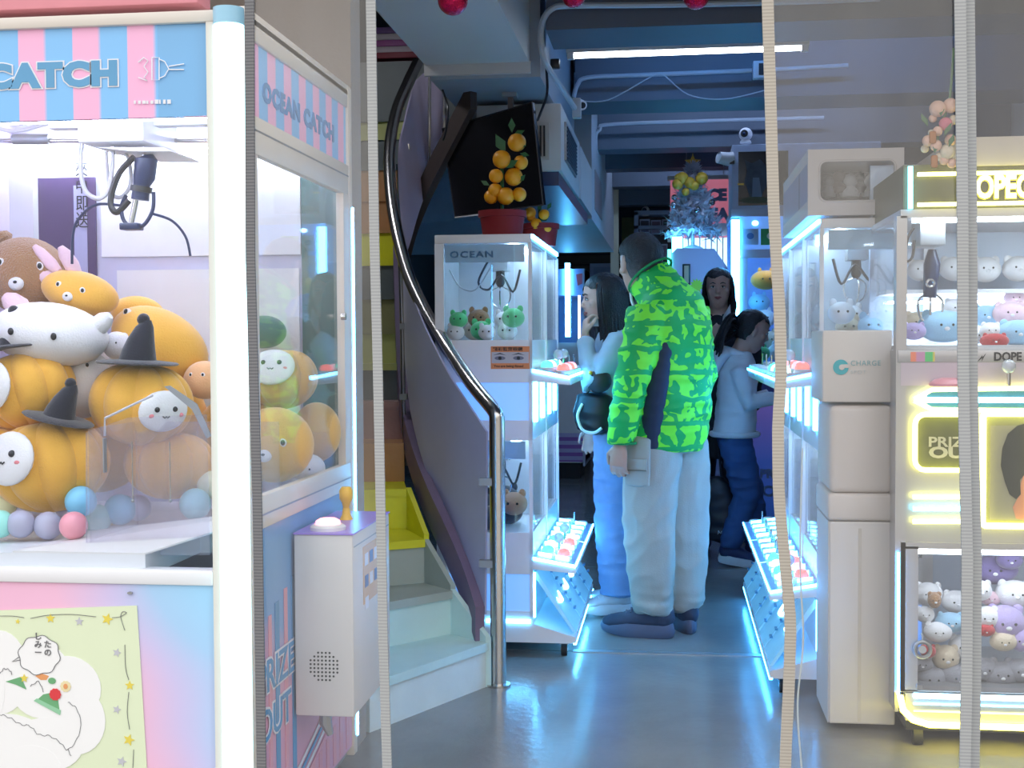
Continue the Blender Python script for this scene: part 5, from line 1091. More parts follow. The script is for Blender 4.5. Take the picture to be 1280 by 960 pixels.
obj('glass',MB().box(xl-.3,xr-.02,YT+.04,YT+.05,T_(0,430).z,zt3-.24),GLASS,ft)
obj('body',MB().box(xl-.3,xr,YT,YT+.7,.15,T_(0,432).z),WHITE,ft); obj('print_band',MB().box(xl-.3,xr+.002,YT-.004,YT,.16,.42),stripes('far_stripes',2,.07,[(.35,.15,.55),(.55,.5,.8)]),ft)
obj('back',MB().box(xl-.3,xr,YT+.66,YT+.7,.9,zt3-.24),mat('far_back',(.25,.35,.6),.4),ft)
obj('plinth',MB().box(xl-.25,xr-.05,YT+.05,YT+.65,0,.15),DARKM,ft)
# back wall fittings
YB=13.8
def B_(px,py,dy=0.): return P(px,py,YB+dy)
def plate(name,lab,cat,px0,py0,px1,py1,m_,th=.03,Y=YB):
    a=P(px0,py0,Y); b=P(px1,py1,Y); return solo(name,MB().box(a.x,b.x,Y,Y+th,b.z,a.z),m_,lab,cat)
d1=thing('back_door','pale blue grey door at the back, half hidden by the man in green','door',(B_(757,500).x,YB,0)); a=B_(742,334); b=B_(772,500); obj('leaf',MB().box(a.x,b.x,YB,YB+.04,0,a.z),mat('door_blue',(.38,.45,.62),.5),d1)
obj('door_frame',MB().box(a.x-.04,a.x,YB-.01,YB+.05,0,a.z+.04),FRM,d1); obj('door_frame',MB().box(a.x,b.x,YB-.01,YB+.05,a.z,a.z+.04),FRM,d1)
plate('blue_board','dark teal board above the pale door at the back','board',748,320,772,331,mat('teal_board',(.04,.14,.22),.5),Y=14.07)
plate('yellow_board','dull yellow panel on the back wall above the man','panel',777,272,800,330,mat('dull_yellow',(.42,.36,.12),.5),Y=14.07)
plate('purple_poster','blue violet lit poster at the back between the man and the white cabinet','poster',826,345,840,372,glow('violet_poster_glow',(.25,.22,.75),.7),Y=14.07)
shf=thing('back_shelf','dark shelf unit with framed pictures at the back, above the man','shelf',(B_(815,300).x,12.6,1.2)); a=P(793,266,12.6); b=P(850,330,12.6)
obj('top_board',MB().box(a.x,b.x,12.5,12.8,a.z-.03,a.z+.01),mat('shelf_edge',(.40,.45,.58),.5),shf); obj('back_board',MB().box(a.x,b.x,12.78,12.8,1.2,a.z),DARKM,shf); obj('middle_board',MB().box(a.x,b.x,12.5,12.8,P(0,300,12.6).z,P(0,296,12.6).z),MC['shelf_edge'],shf)
obj('upright',MB().box(a.x,a.x+.04,12.5,12.8,1.2,a.z),MC['shelf_edge'],shf)
for i,(px,py) in enumerate(((806,283),(820,284),(834,283),(809,312),(828,314))):
    c=P(px,py,12.6); t=thing('framed_print',('small picture frame on the back shelf, upper left','small picture frame on the back shelf, upper middle','small picture frame on the back shelf, upper right','small picture frame on the back shelf, lower left','small picture frame on the back shelf, lower right')[i],'picture frame',(c.x,12.6,c.z-.07)); obj('frame',MB().box(c.x-.05,c.x+.05,12.6,12.62,c.z-.07,c.z+.07),FRM,t); obj('picture',MB().box(c.x-.038,c.x+.038,12.596,12.6,c.z-.055,c.z+.055),mat('frame_pic%d'%(i%3),((.1,.12,.2),(.25,.2,.3),(.05,.1,.12))[i%3],.3),t)
webcam(807,263,12.55,'small white web camera on the back shelf top board',.95)
webcam(795,272,11.9,'small white and black web camera by the back wall',.6) if False else None
solo('high_ledge',MB().box(P(780,240,11.6).x,P(835,240,11.6).x,11.4,12.4,P(0,240,11.6).z-.01,P(0,240,11.6).z+.01),BEAMC,'thin pale ledge high on the back wall under the beams','ledge')

for i,(px,py,d,rp,c,rx,lab) in enumerate(((957,350,.2,15,OR2,1.3,'orange pumpkin plush hanging high in the tall blue machine'),(949,378,.3,13,k2['s'],1.1,'grey blue plush below the orange pumpkin'),(955,398,.3,14,WF,1.1,'white plush in the middle of the tall blue machine'),(944,420,.2,12,k2['s'],1.,'pale blue plush low at the left of the tall blue machine'),(960,425,.25,14,k2['c'],1.1,'cream plush at the bottom of the tall blue machine'),(950,442,.1,12,k2['g'],1.1,'mint plush at the very bottom of the tall blue machine'),(974,440,.2,14,WF,1.1,'white plush at the bottom right of the tall blue machine'))):
    r=rp/205.; p=Q_(px,py,d); t=thing('plush',lab,'plush toy',p-V((0,0,r*.85))); b=obj('body',MB().sph(p,(r*rx,r*.85,r*.85),18,12),c,t)
    for s_ in (-1,1): obj('ear',MB().sph(p+V((s_*r*.5,0,r*.75)),(r*.2,r*.15,r*.35),8,6),c,t); obj('eye',MB().sph(p+V((s_*r*.3,-r*.83,r*.08)),r*.08,8,6),EYE,b)
# ================= people =================
def nz(p,f,s=(1,1,1),o=0): return noise.noise(V((p.x*f*s[0]+o,p.y*f*s[1]+o*.7,p.z*f*s[2]+o*.3)))
def folds(a1,a2,o=0,s1=(1,1,.7),s2=(.6,.6,2.2)): return lambda p: a1*nz(p,6,s1,o)+a2*(1-abs(nz(p,9,s2,o+5))*2.2)-a2*.4
def frame(yaw=0,pitch=0,roll=0): return (Matrix.Rotation(yaw,3,'Z')@Matrix.Rotation(-pitch,3,'Y')@Matrix.Rotation(roll,3,'X'))
def hand_parts(mb,w,d,n,s=1.,curl=.5,thumb=1,spread=1.):
    d=V(d).normalized(); n=V(n); n=(n-d*n.dot(d)).normalized(); sd=d.cross(n)*thumb  # sd points to the thumb side
    pts=[tuple(w+d*t*s)+(a*s,b*s) for t,a,b in ((-.03,.027,.02),(0,.028,.019),(.03,.038,.018),(.07,.042,.017),(.09,.040,.015))]
    mb.ell(pts,side=sd,n=12)
    for o,l,lag in ((.031,.072,0),(.010,.082,.002),(-.011,.076,.0),(-.030,.060,-.006)):
        p=w+d*(.088+lag)*s+sd*o*s; a=0; q=[p-d*.02*s,p]; k=l*s
        for i,f in enumerate((.45,.32,.23)):
            a+=curl*(.7,.9,.7)[i]; dr=d*cos(a)+n*sin(a)+sd*o*spread*2.*(1 if i==0 else .5); p=p+dr.normalized()*k*f; q.append(p)
        mb.tube(q,[.0095*s,.0095*s,.0088*s,.008*s,.0068*s],8)
    p0=w+d*.025*s+sd*.030*s; p1=p0+(d*.6+sd*.65+n*.35).normalized()*.038*s; p2=p1+(d*.85+sd*.15+n*.45).normalized()*.032*s; p3=p2+(d*.9+n*.4).normalized()*.022*s
    mb.tube([w+d*.015*s+sd*.01*s,p0,p1,p2,p3],[.014*s,.014*s,.011*s,.0098*s,.008*s],8)
HP=((0,.050,.020,.022),(.04,.045,.036,.036),(.12,.032,.058,.050),(.22,.022,.070,.060),(.34,.012,.080,.067),(.46,.004,.087,.072),(.60,0,.092,.075),(.74,-.004,.093,.076),(.86,-.007,.083,.068),(.94,-.008,.062,.052),(.99,-.008,.03,.025))
def head_parts(mb,c,M,s=1.,neck_to=None,ear=True):
    """c = centre of the head; M columns: forward, left, up"""
    H=.226*s
    def L(x,y,z): return c+M@V((x*s,y*s,z*s))
    pts=[tuple(L(cx,0,(t-.52)*.226))+(hw*s,hd*s) for t,cx,hd,hw in HP]
    mb.ell(pts,side=M@V((0,1,0)),n=22,dome=True)
    z0=-.52*.226
    mb.ell([tuple(L(.083,0,.012))+(.007*s,.008*s),tuple(L(.093,0,-.010))+(.010*s,.010*s),tuple(L(.101,0,-.026))+(.015*s,.011*s),tuple(L(.088,0,-.034))+(.014*s,.01*s)],side=M@V((0,1,0)),n=10)
    mb.sph(L(.080,0,-.055),V((.014,.024,.008))*s,10,6,M); mb.sph(L(.078,0,-.066),V((.013,.020,.008))*s,10,6,M)
    mb.sph(L(.062,0,-.092),V((.018,.024,.015))*s,10,6,M)
    for y in (-1,1):
        mb.sph(L(.074,.030*y,.022),V((.013,.024,.007))*s,10,6,M); mb.sph(L(.056,.048*y,-.022),V((.02,.018,.018))*s,10,6,M)
        if ear: mb.sph(L(-.008,.076*y,-.008),V((.019,.009,.033))*s,10,8,M@Matrix.Rotation(.25*y,3,'Z')); mb.sph(L(-.004,.078*y,-.033),V((.010,.007,.012))*s,8,6,M)
    if neck_to is not None:
        mb.ell([tuple(V(neck_to))+(.066*s,.064*s),tuple(V(neck_to).lerp(L(-.018,0,-.07),.5))+(.056*s,.058*s),tuple(L(-.018,0,-.07))+(.056*s,.060*s),tuple(L(-.010,0,-.02))+(.05*s,.05*s)],side=M@V((0,1,0)),n=18)
def face(parent,c,M,s,browc,lipc,look=0.,mouth_open=False):
    def L(x,y,z): return c+M@V((x*s,y*s,z*s))
    for y in (-1,1):
        e=obj('eye',MB().sph(L(.0775,.029*y,.004),V((.010,.0135,.0068))*s,12,8,M),mat('eye_white',(.75,.73,.72),.25,var=0),parent)
        obj('iris',MB().sph(L(.0860,(.029*y+look),.004),V((.0032,.0056,.0056))*s,10,8,M),mat('iris_brown',(.02,.012,.01),.15),e)
        obj('eyelid',MB().tube([L(.082,.029*y-.015,.005),L(.0885,.029*y,.0125),L(.080,.029*y+.015,.006)],.0022*s,6),browc,e)
        obj('eyebrow',MB().tube([L(.090,.014*y,.024),L(.090,.030*y,.030),L(.078,.047*y,.024)],[.0025*s,.0034*s,.0015*s],6),browc,parent)
    lp=obj('lips',MB().tube([L(.082,-.021,-.060),L(.092,-.009,-.0575),L(.0935,0,-.0590),L(.092,.009,-.0575),L(.082,.021,-.060)],[.002*s,.0045*s,.005*s,.0045*s,.002*s],7).tube([L(.082,-.018,-.0625),L(.092,0,-.0685),L(.082,.018,-.0625)],[.002*s,.0052*s,.002*s],7) ,lipc,parent)
    if mouth_open: obj('teeth',MB().sph(L(.0925,0,-.0630),V((.003,.012,.0028))*s,10,6,M),mat('teeth_white',(.8,.8,.78),.3,var=0),lp)
SK=mat('skin_warm',(.50,.27,.19),.5,var=.12,scale=30,sss=.08); SKF=mat('skin_fair',(.58,.36,.29),.5,var=.08,scale=30,sss=.08)
HAIRB=mat('hair_black',(.010,.009,.011),.38,var=.5,scale=80,bump=.5,bscale=160)
LIP=mat('lip_rose',(.42,.13,.12),.4)
def put(root,loc,rz): root.location=loc; root.rotation_euler=(0,0,rz)
def shoe(parent,ankle,yaw,L=.30,s=1.,upper=None,sole=None,lace=None,pitch=0.,name='shoe'):
    """ankle = point on the floor under the ankle"""
    R=Matrix.Rotation(yaw,3,'Z')@Matrix.Rotation(-pitch,3,'Y'); A=V(ankle); k=L/.30
    def W(x,y,z): return A+R@V((x*k,y*k*s,z*k))
    n=28; outl=[]
    for i in range(n):
        a=2*PI*i/n; x=.075+.155*cos(a); y=sin(a)*(.052 if cos(a)>0 else .044)*(1-.10*cos(a-.2)**4); y-=.012*sin(PI*max(0,min(1,(x+.08)/.31)))*.6; outl.append((x,y))
    so=MB(); rings=[]
    for z,f in ((.0,.93),(.008,1.),(.028,1.04),(.046,1.0),(.056,.93)):
        rings.append([so.bm.verts.new(W(.075+(x-.075)*f,y*f,z+(.010*max(0,(x-.13)/.1) if z<.03 else .004*max(0,(x-.13)/.1))+(.012 if x<0 and z>.03 else 0))) for x,y in outl])
    for a,b in zip(rings,rings[1:]):
        for i in range(n): so.bm.faces.new((a[i],a[(i+1)%n],b[(i+1)%n],b[i]))
    so.bm.faces.new(rings[0][::-1]); so.bm.faces.new(rings[-1])
    sh=obj(name,so,sole,parent)
    up=MB(); up.ell([tuple(W(x,-.004,z))+(hw*k*s,hh*k) for x,z,hw,hh in ((-.070,.080,.026,.040),(-.05,.084,.036,.048),(-.01,.084,.041,.052),(.04,.080,.044,.050),(.09,.070,.046,.040),(.14,.060,.047,.032),(.19,.054,.042,.028),(.218,.050,.026,.018))],side=R@V((0,1,0)),n=18)
    up.ell([tuple(W(-.022,0,.06))+(.040*k,.046*k),tuple(W(-.022,0,.095))+(.042*k,.050*k),tuple(W(-.024,0,.112))+(.040*k,.050*k)],side=R@V((0,1,0)),n=18)
    obj('shoe_upper',remesh(up,.006,3,lambda p:.002*nz(p,40)),upper,sh)
    if lace:
        m=MB()
        for i in range(5):
            x=.05+.022*i; z=.136-.012*i; m.tube([W(x,-.026,z-.012),W(x+.006,0,z+.003),W(x,.026,z-.012)],.0035*k,6)
        m.tube(smoothpath([W(.045,-.01,.14),W(.055,-.035,.13),W(.07,-.03,.112)],3),.003*k,5)
        obj('laces',m,lace,sh)
    return sh
# ---- fabric of the green jacket: printed leafy blotches in rows ----
def jacket_mat():
    m=bpy.data.materials.new('green_print_fabric'); m.use_nodes=True; n=m.node_tree.nodes; l=m.node_tree.links; b=n['Principled BSDF']; b.inputs['Roughness'].default_value=.6
    t=n.new('ShaderNodeTexCoord'); n1=n.new('ShaderNodeTexNoise'); n1.inputs['Scale'].default_value=17; n1.inputs['Detail'].default_value=1.2; n1.inputs['Distortion'].default_value=.9; l.new(t.outputs['Object'],n1.inputs['Vector'])
    s=n.new('ShaderNodeSeparateXYZ'); l.new(t.outputs['Object'],s.inputs[0])
    n2=n.new('ShaderNodeTexNoise'); n2.inputs['Scale'].default_value=7; l.new(t.outputs['Object'],n2.inputs['Vector'])
    a=n.new('ShaderNodeMath'); a.operation='MULTIPLY_ADD'; a.inputs[1].default_value=1/.105; l.new(s.outputs['Z'],a.inputs[0]); 
    a0=n.new('ShaderNodeMath'); a0.operation='MULTIPLY'; a0.inputs[1].default_value=.5; l.new(n2.outputs['Fac'],a0.inputs[0]); l.new(a0.outputs[0],a.inputs[2])
    pp=n.new('ShaderNodeMath'); pp.operation='PINGPONG'; pp.inputs[1].default_value=.5; l.new(a.outputs[0],pp.inputs[0])
    th=n.new('ShaderNodeMath'); th.operation='GREATER_THAN'; th.inputs[1].default_value=.10; l.new(pp.outputs[0],th.inputs[0])
    g=n.new('ShaderNodeMath'); g.operation='GREATER_THAN'; g.inputs[1].default_value=.49; l.new(n1.outputs['Fac'],g.inputs[0])
    mu=n.new('ShaderNodeMath'); mu.operation='MULTIPLY'; l.new(th.outputs[0],mu.inputs[0]); l.new(g.outputs[0],mu.inputs[1])
    mx=n.new('ShaderNodeMix'); mx.data_type='RGBA'; mx.inputs[6].default_value=(.0,.34,.06,1); mx.inputs[7].default_value=(.17,.75,.03,1); l.new(mu.outputs[0],mx.inputs[0]); l.new(mx.outputs[2],b.inputs['Base Color'])
    return m
GJ=jacket_mat()
NAVYC=mat('navy_fabric',(.012,.022,.055),.7); KHAKI=mat('khaki_cotton',(.37,.36,.32),.75,var=.1,scale=20,bump=.15,bscale=200)
def legs(mb,P_,fat=1.):
    for hip,knee,ank,r in P_:
        hip,knee,ank=V(hip),V(knee),V(ank)
        mb.ell([tuple(hip)+(r[0],r[0]*1.08),tuple(hip.lerp(knee,.4))+(r[1],r[1]*1.05),tuple(knee)+(r[2],r[2]*1.03),tuple(knee.lerp(ank,.5))+(r[3],r[3]),tuple(ank)+(r[4],r[4])],side=(0,1,0),n=20,dome=False)
# ---------- man in the green jacket ----------
man=thing('person','man in a green patterned jacket, khaki cargo trousers and dark sneakers, seen from behind','person',(0,0,0))
hM=frame(math.radians(-30),math.radians(-6)); hc=V((.135,0,1.600))
b=MB()
head_parts(b,hc,hM,1.08,neck_to=(.045,0,1.42))
b.ell([(0,0,.86,.15,.11),(-.01,0,1.05,.15,.11),(-.01,0,1.25,.17,.11),(.0,0,1.38,.16,.10),(.03,0,1.45,.07,.06)],n=18)
for y in (-1,1):
    sh=V((.0,.17*y,1.39)); el=V((-.01,.235*y,1.12)) ; wr=V((.050,.268*y,.86)) if y>0 else V((.10,-.22,.90))
    b.ell([tuple(sh)+(.05,.05),tuple(el)+(.042,.042),tuple(el.lerp(wr,.3))+(.042,.042),tuple(wr)+(.027,.030)],side=(0,1,0),n=12)
    hand_parts(b,wr+V((.003,0,-.03)),V((.12,-.02*y,-1)),V((.15,-y,0)),1.0,.62,-y)
for hp_,kn,an in (((0,.085,.88),(.02,.10,.48),(0,.09,.09)),((-.01,-.085,.88),(-.01,-.10,.48),(-.04,-.09,.09))): b.ell([hp_+(.075,.08),kn+(.05,.055),an+(.035,.04)],n=14)
mb_=obj('body',remesh(b,.0058,2),SK,man)
face(mb_,hc,hM,1.08,HAIRB,LIP)
# hair: short, grey at the sides
def haircap(c,M,s,front=.045,low=-.06,th=.012,flop=0.,vox=.006,side_low=-.01):
    m=MB(); L=lambda x,y,z: c+M@V((x*s,y*s,z*s))
    m.sph(L(-.012,0,.030),V((.094+th,.079+th,.083+th))*s,26,18,M)
    m.sph(L(-.035,0,-.015),V((.064+th,.071+th,.070+th))*s,22,14,M)
    r=remesh(m,vox,2)
    Mi=M.inverted(); kill=[]
    for v in r.bm.verts:
        q=Mi@(v.co-c)/s
        # hairline: forehead, temples and around the ear
        lim=-.085+.0*q.x
        if q.x>.035: lim=front+.01*sin(q.y*60)
        elif q.x>-.005: lim=side_low+(q.x+.005)*(front-side_low)/.04*1.0+ (.028 if abs(q.y)>.05 else 0)
        elif q.x>-.030: lim=-.050+ (q.x+.03)*1.6
        else: lim=low
        if low>-.074 and abs(q.y)>.055 and -.034<q.x<.03: lim=max(lim,.020)
        if q.z<lim: kill.append(v)
    bmesh.ops.delete(r.bm,geom=kill,context='VERTS')
    r.bm.normal_update()
    for v in r.bm.verts: v.co+=v.normal*(.0030*nz(v.co,70,(1,1,.5))+.0015*nz(v.co,160)); 
    for _ in range(7): bmesh.ops.smooth_vert(r.bm,verts=[v for v in r.bm.verts if v.is_boundary],factor=.5,use_axis_x=True,use_axis_y=True,use_axis_z=True)
    return r
def hairmix():
    m=mat('hair_greying',(.02,.018,.02),.5,var=.4,scale=90,bump=.8,bscale=200); n=m.node_tree.nodes; l=m.node_tree.links; b=n['Principled BSDF']
    src=b.inputs['Base Color'].links[0].from_socket; t=n.new('ShaderNodeTexCoord'); s=n.new('ShaderNodeSeparateXYZ'); l.new(t.outputs['Object'],s.inputs[0])
    nn_=n.new('ShaderNodeTexNoise'); nn_.inputs['Scale'].default_value=50; l.new(t.outputs['Object'],nn_.inputs['Vector'])
    r=n.new('ShaderNodeMapRange'); r.inputs[1].default_value=1.600; r.inputs[2].default_value=1.545; l.new(s.outputs['Z'],r.inputs[0])
    mu=n.new('ShaderNodeMath'); mu.operation='MULTIPLY'; l.new(r.outputs[0],mu.inputs[0]); l.new(nn_.outputs['Fac'],mu.inputs[1])
    mx=n.new('ShaderNodeMix'); mx.data_type='RGBA'; mx.inputs[7].default_value=(.17,.16,.16,1); l.new(src,mx.inputs[6]); l.new(mu.outputs[0],mx.inputs[0]); l.new(mx.outputs[2],b.inputs['Base Color']); return m
obj('hair',haircap(hc,hM,1.08,.05,-.072,.010),hairmix(),man)
j=MB()
j.ell([(.01,0,.795,.19,.165),(.01,0,.86,.205,.178),(-.01,0,1.0,.205,.178),(-.025,0,1.15,.21,.175),(-.035,0,1.28,.215,.16),(-.03,0,1.38,.205,.14),(-.01,0,1.44,.15,.115),(.02,0,1.49,.10,.09)],n=28,dome=False)
j.ell([(-.01,0,1.42,.12,.11),(.03,0,1.475,.103,.105),(.062,0,1.515,.098,.105),(.080,0,1.537,.098,.106)],n=24,dome=False)
for y in (-1,1):
    sh=V((-.015,.165*y,1.395)); el=V((-.02,.262*y,1.12)); wr=V((.050,.272*y,.865)) if y>0 else V((.10,-.23,.90))
    j.ell([tuple(sh)+(.085,.09),tuple(sh.lerp(el,.45))+(.077,.085),tuple(el)+(.068,.075),tuple(el.lerp(wr,.5))+(.064,.068),tuple(wr)+(.056,.058),tuple(wr-V((0,0,.03)))+(.046,.048)],side=(0,1,0),n=18,dome=False)
jk=obj('jacket',remesh(j,.009,4,folds(.014,.008,2)),GJ,man)
for v in (0,):
    cu=MB().tube([(.045+.05*cos(a),.250+.048*sin(a),.838) for a in [2*PI*i/20 for i in range(20)]],.006,6,close=True); obj('cuff',cu,mat('green_rib',(.01,.25,.07),.8),jk)
0 and obj('hem_band',MB().tube([(.01+.178*cos(a),.196*sin(a),.79) for a in [2*PI*i/36 for i in range(36)]],.008,6,close=True),MC['green_rib'],jk)
obj('collar_edge',MB().tube([(.082+.086*cos(a),.100*sin(a),1.545-.070*cos(a)) for a in [2*PI*i/30 for i in range(30)]],.006,6,close=True),MC['green_rib'],jk)
obj('zip_tape',MB().tube([(.176,.012,1.475),(.172,.010,1.44),(.150,.006,1.38)],.006,6),PALE,jk)
sp=MB(); sp.ell([(-.02,.160,.82,.040,.062),(-.03,.172,.95,.038,.066),(-.055,.174,1.10,.040,.070),(-.08,.163,1.22,.038,.060),(-.10,.148,1.30,.030,.036),(-.11,.143,1.34,.016,.014)],n=16)
obj('side_panel',remesh(sp,.008,3,folds(.004,.003,9)),NAVYC,jk)
tr_=MB(); tr_.ell([(0,0,.98,.165,.13),(0,0,.88,.175,.145),(0,0,.80,.16,.14)],n=24,dome=False)
legs(tr_,(((0,.085,.84),(.02,.10,.48),(.0,.09,.13),(.105,.112,.105,.10,.082)),((-.01,-.085,.84),(-.015,-.10,.48),(-.04,-.09,.135),(.105,.112,.105,.10,.082))))
for x,y in ((0,.09),(-.04,-.09)): tr_.ell([(x,y,.15,.088,.088),(x,y,.115,.078,.078),(x,y,.10,.062,.062)],n=18,dome=False)
def tf(p):
    k=max(0,1-(p.z-.1)/.2); return .014*nz(p,8,(1.5,1.5,.28),3)+.008*(1-2.4*abs(nz(V((p.x+p.z*.35,p.y+p.z*.35,p.z)),8,(1.2,1.2,.9),7)))+.016*k*nz(p,14,(.5,.5,2.0),8)
to=obj('trousers',remesh(tr_,.009,2,tf),KHAKI,man)
pk=MB(); pk.ell([(.005,.196,.86,.020,.060),(.01,.202,.80,.022,.066),(.012,.204,.72,.022,.068),(.012,.202,.66,.018,.064)],side=(0,1,0),n=18); obj('cargo_pocket',remesh(pk,.006,2,folds(.002,.001)),KHAKI,to)
obj('pocket_flap',MB().rbox(-.052,.078,.222,.228,.725,.772,.002),KHAKI,to); obj('pocket_seam',MB().tube([(-.052,.230,.726),(.078,.230,.722)],.0018,5),mat('seam_brown',(.20,.17,.13),.8),to)
for x,y in ((0,.09),(-.04,-.09)): obj('hem_cord',MB().tube([(x+.074*cos(a),y+.074*sin(a),.118+.006*sin(2*a)) for a in [2*PI*i/18 for i in range(18)]],.004,5,close=True),KHAKI,to)
SHU=mat('shoe_navy',(.035,.045,.085),.7,var=.3,scale=30); SHS=mat('sole_navy',(.085,.10,.16),.6)
shoe(man,(.0,.09,0),math.radians(18),.31,1.1,SHU,SHS,mat('lace_grey',(.10,.11,.15),.8)); shoe(man,(-.04,-.09,0),math.radians(-40),.31,1.1,SHU,SHS,MC['lace_grey'])
pm=P(833,790,5.53); put(man,(pm.x,5.53,0),math.radians(147))
# ---------- generic smaller figures ----------
def figure(name,label,loc,rz,H,hyaw,hpitch,skin,top,bottom,arms,feet,shoes,hx=.02,torso=1.,torso_low=.88,legr=(.085,.08,.062,.055,.05),collar=0,topz=None,lean=0.,bare=False,hs=1.,mouth=False,soles=None,shoeL=.25,hz=None,shirt_fold=(.006,.004),ear=True):
    k=H/1.65; t=thing(name,label,'person',(0,0,0)); hM=frame(hyaw,hpitch); hc=V((hx+lean,0,H-.118*hs)); b=MB()
    head_parts(b,hc,hM,.97*hs,neck_to=(lean*.9,0,1.36*k),ear=ear)
    b.ell([(0,0,.84*k,.13*k,.095*k),(lean*.4,0,1.02*k,.11*k,.085*k),(lean*.8,0,1.22*k,.13*k,.09*k),(lean*.9,0,1.33*k,.12*k,.08*k),(lean,0,1.39*k,.05*k,.05*k)],n=18)
    j=MB(); j.ell([(0,0,torso_low*k,.155*k*torso,.12*k*torso),(lean*.3,0,(torso_low+.08)*k,.155*k*torso,.12*k*torso),(lean*.5,0,1.10*k,.150*k*torso,.115*k*torso),(lean*.8,0,1.24*k,.160*k*torso,.115*k*torso),(lean*.9,0,1.33*k,.145*k,.095*k),(lean,0,1.385*k,.08*k,.068*k)],n=24,dome=False)
    for (sh,el,wr,hd,hn,y,cr) in arms:
        sh,el,wr=V(sh),V(el),V(wr)
        b.ell([tuple(sh)+(.038*k,.04*k),tuple(el)+(.034*k,.034*k),tuple(wr)+(.022*k,.024*k)],side=(0,1,0) if abs((el-sh).normalized().y)<.8 else (1,0,0),n=12); hand_parts(b,wr,hd,hn,.92*k,cr,-y)
        w2=el.lerp(wr,.93)
        j.ell([tuple(sh)+(.060*k*torso,.062*k*torso),tuple(sh.lerp(el,.6))+(.054*k*torso,.054*k*torso),tuple(el)+(.050*k*torso,.050*k*torso),tuple(w2)+(.040*k*torso,.040*k*torso)],side=(0,1,0) if abs((el-sh).normalized().y)<.8 else (1,0,0),n=16,dome=True)
    for hip,kn,an in feet: b.ell([tuple(V(hip))+(.07*k,.075*k),tuple(V(kn))+(.045*k,.05*k),tuple(V(an))+(.030*k,.034*k)],n=14)
    bo=obj('body',remesh(b,.0062,3),skin,t); face(bo,hc,hM,.97*hs,HAIRB,LIP,mouth_open=mouth)
    tp=obj('top',remesh(j,.009,4,folds(shirt_fold[0],shirt_fold[1],H)),top,t)
    q=MB(); q.ell([(0,0,.98*k,.125*k,.10*k),(0,0,.88*k,.145*k,.115*k),(0,0,.80*k,.14*k,.11*k)],n=22,dome=False)
    legs(q,[(hip,kn,an,legr) for hip,kn,an in feet]); bt_=obj('trousers',remesh(q,.009,2,folds(.008,.009,H+3)),bottom,t)
    for (hip,kn,an),(yw,pt) in zip(feet,shoes[2]): shoe(t,(an[0],an[1],max(0,an[2]-.09)),yw,shoeL,1.,shoes[0],shoes[1],shoes[3],pitch=pt)
    put(t,loc,rz); return t,hc,hM,tp,bt_
JEANS_L=mat('light_denim',(.20,.34,.62),.8,var=.25,scale=18,bump=.2,bscale=250); JEANS_D=mat('mid_denim',(.045,.12,.32),.8,var=.3,scale=14,bump=.2,bscale=250)
SNW=mat('sneaker_white',(.62,.64,.68),.5,var=.1); SNS=mat('sole_white',(.72,.74,.78),.5)
def longhair(parent,c,M,s,length,spread=.10,back=.05,n=90,fr=.05,seed=1,flow=0.,name='hair',arc_=1.95,low=-.075):
    r=haircap(c,M,s,fr,low,.014,side_low=-.04); rnd=random.Random(seed)
    m=MB(); L=lambda x,y,z: c+M@V((x*s,y*s,z*s))
    for i in range(n):
        a=PI*.5+ (rnd.random()-.5)*2*2.05  # around the back of the head
        a=PI+(rnd.random()-.5)*2*arc_
        x0=-.012+.100*cos(a); y0=.088*sin(a); l=length*(.85+.3*rnd.random())
        pts=[L(x0*.75,y0*.8,.07),L(x0,y0,.02),L(x0*1.02+flow*.2,y0*1.06,-.06),L(x0*.95+flow*.6,y0*1.05+rnd.uniform(-.01,.01),-.06-l*.5),L(x0*.85+flow+rnd.uniform(-.012,.012),y0*1.0+rnd.uniform(-.015,.015),-.06-l)]
        m.tube(smoothpath(pts,3),[.010*s]*10+[.006*s]*3,5)
    r.merge(m.bm); o=obj(name,r,HAIRB,parent); return o
# young woman at the left, hand to her mouth
feetY=(((.0,.07,.84),(.02,.075,.47),(.0,.085,.10)),((.0,-.07,.84),(-.02,-.075,.47),(-.05,-.08,.10)))
yw,hcy,hMy,tpy,bty=figure('person','young woman in pale blue top and light jeans, hand at mouth, behind the man',(0,0,0),0,1.575,math.radians(4),math.radians(-4),SKF,mat('pale_blue_knit',(.40,.50,.62),.8,bump=.2),JEANS_L,
 [((.0,.15,1.27),(.13,.19,1.06),(.155,.09,1.285),(-.12,-.25,1),(-1,-.2,.0),1,1.1),((.0,-.15,1.27),(.0,-.2,1.03),(.10,-.17,.85),(.2,0,-1),(0,1,0),-1,.6)],
 feetY,(SNW,SNS,((math.radians(6),0),(math.radians(-8),0)),SNS),hx=.055,legr=(.10,.10,.09,.085,.085),mouth=True,torso=1.02,lean=.01,ear=False)
longhair(yw,hcy,hMy,.97,.26,n=130,seed=4,arc_=2.05)
py_=P(772,768,5.95); put(yw,(py_.x,5.95,0),math.radians(188))
bgm=MB(); 
t=thing('shoulder_bag','black shoulder bag at the hip of the young woman','bag',P(745,540,5.86))
obj('bag_body',remesh(MB().ell([tuple(P(744,536,5.80))+(.085,.05),tuple(P(743,515,5.80))+(.095,.055),tuple(P(744,495,5.80))+(.08,.04)],side=(1,0,0),n=18),.009,3,folds(.006,.004,4)),mat('black_leather',(.008,.009,.014),.45),t)
obj('strap',MB().tube(smoothpath([P(728,505,5.76),P(722,520,5.74),P(728,537,5.74),P(742,541,5.74),P(752,535,5.74)],5),.007,7),PALE,t)
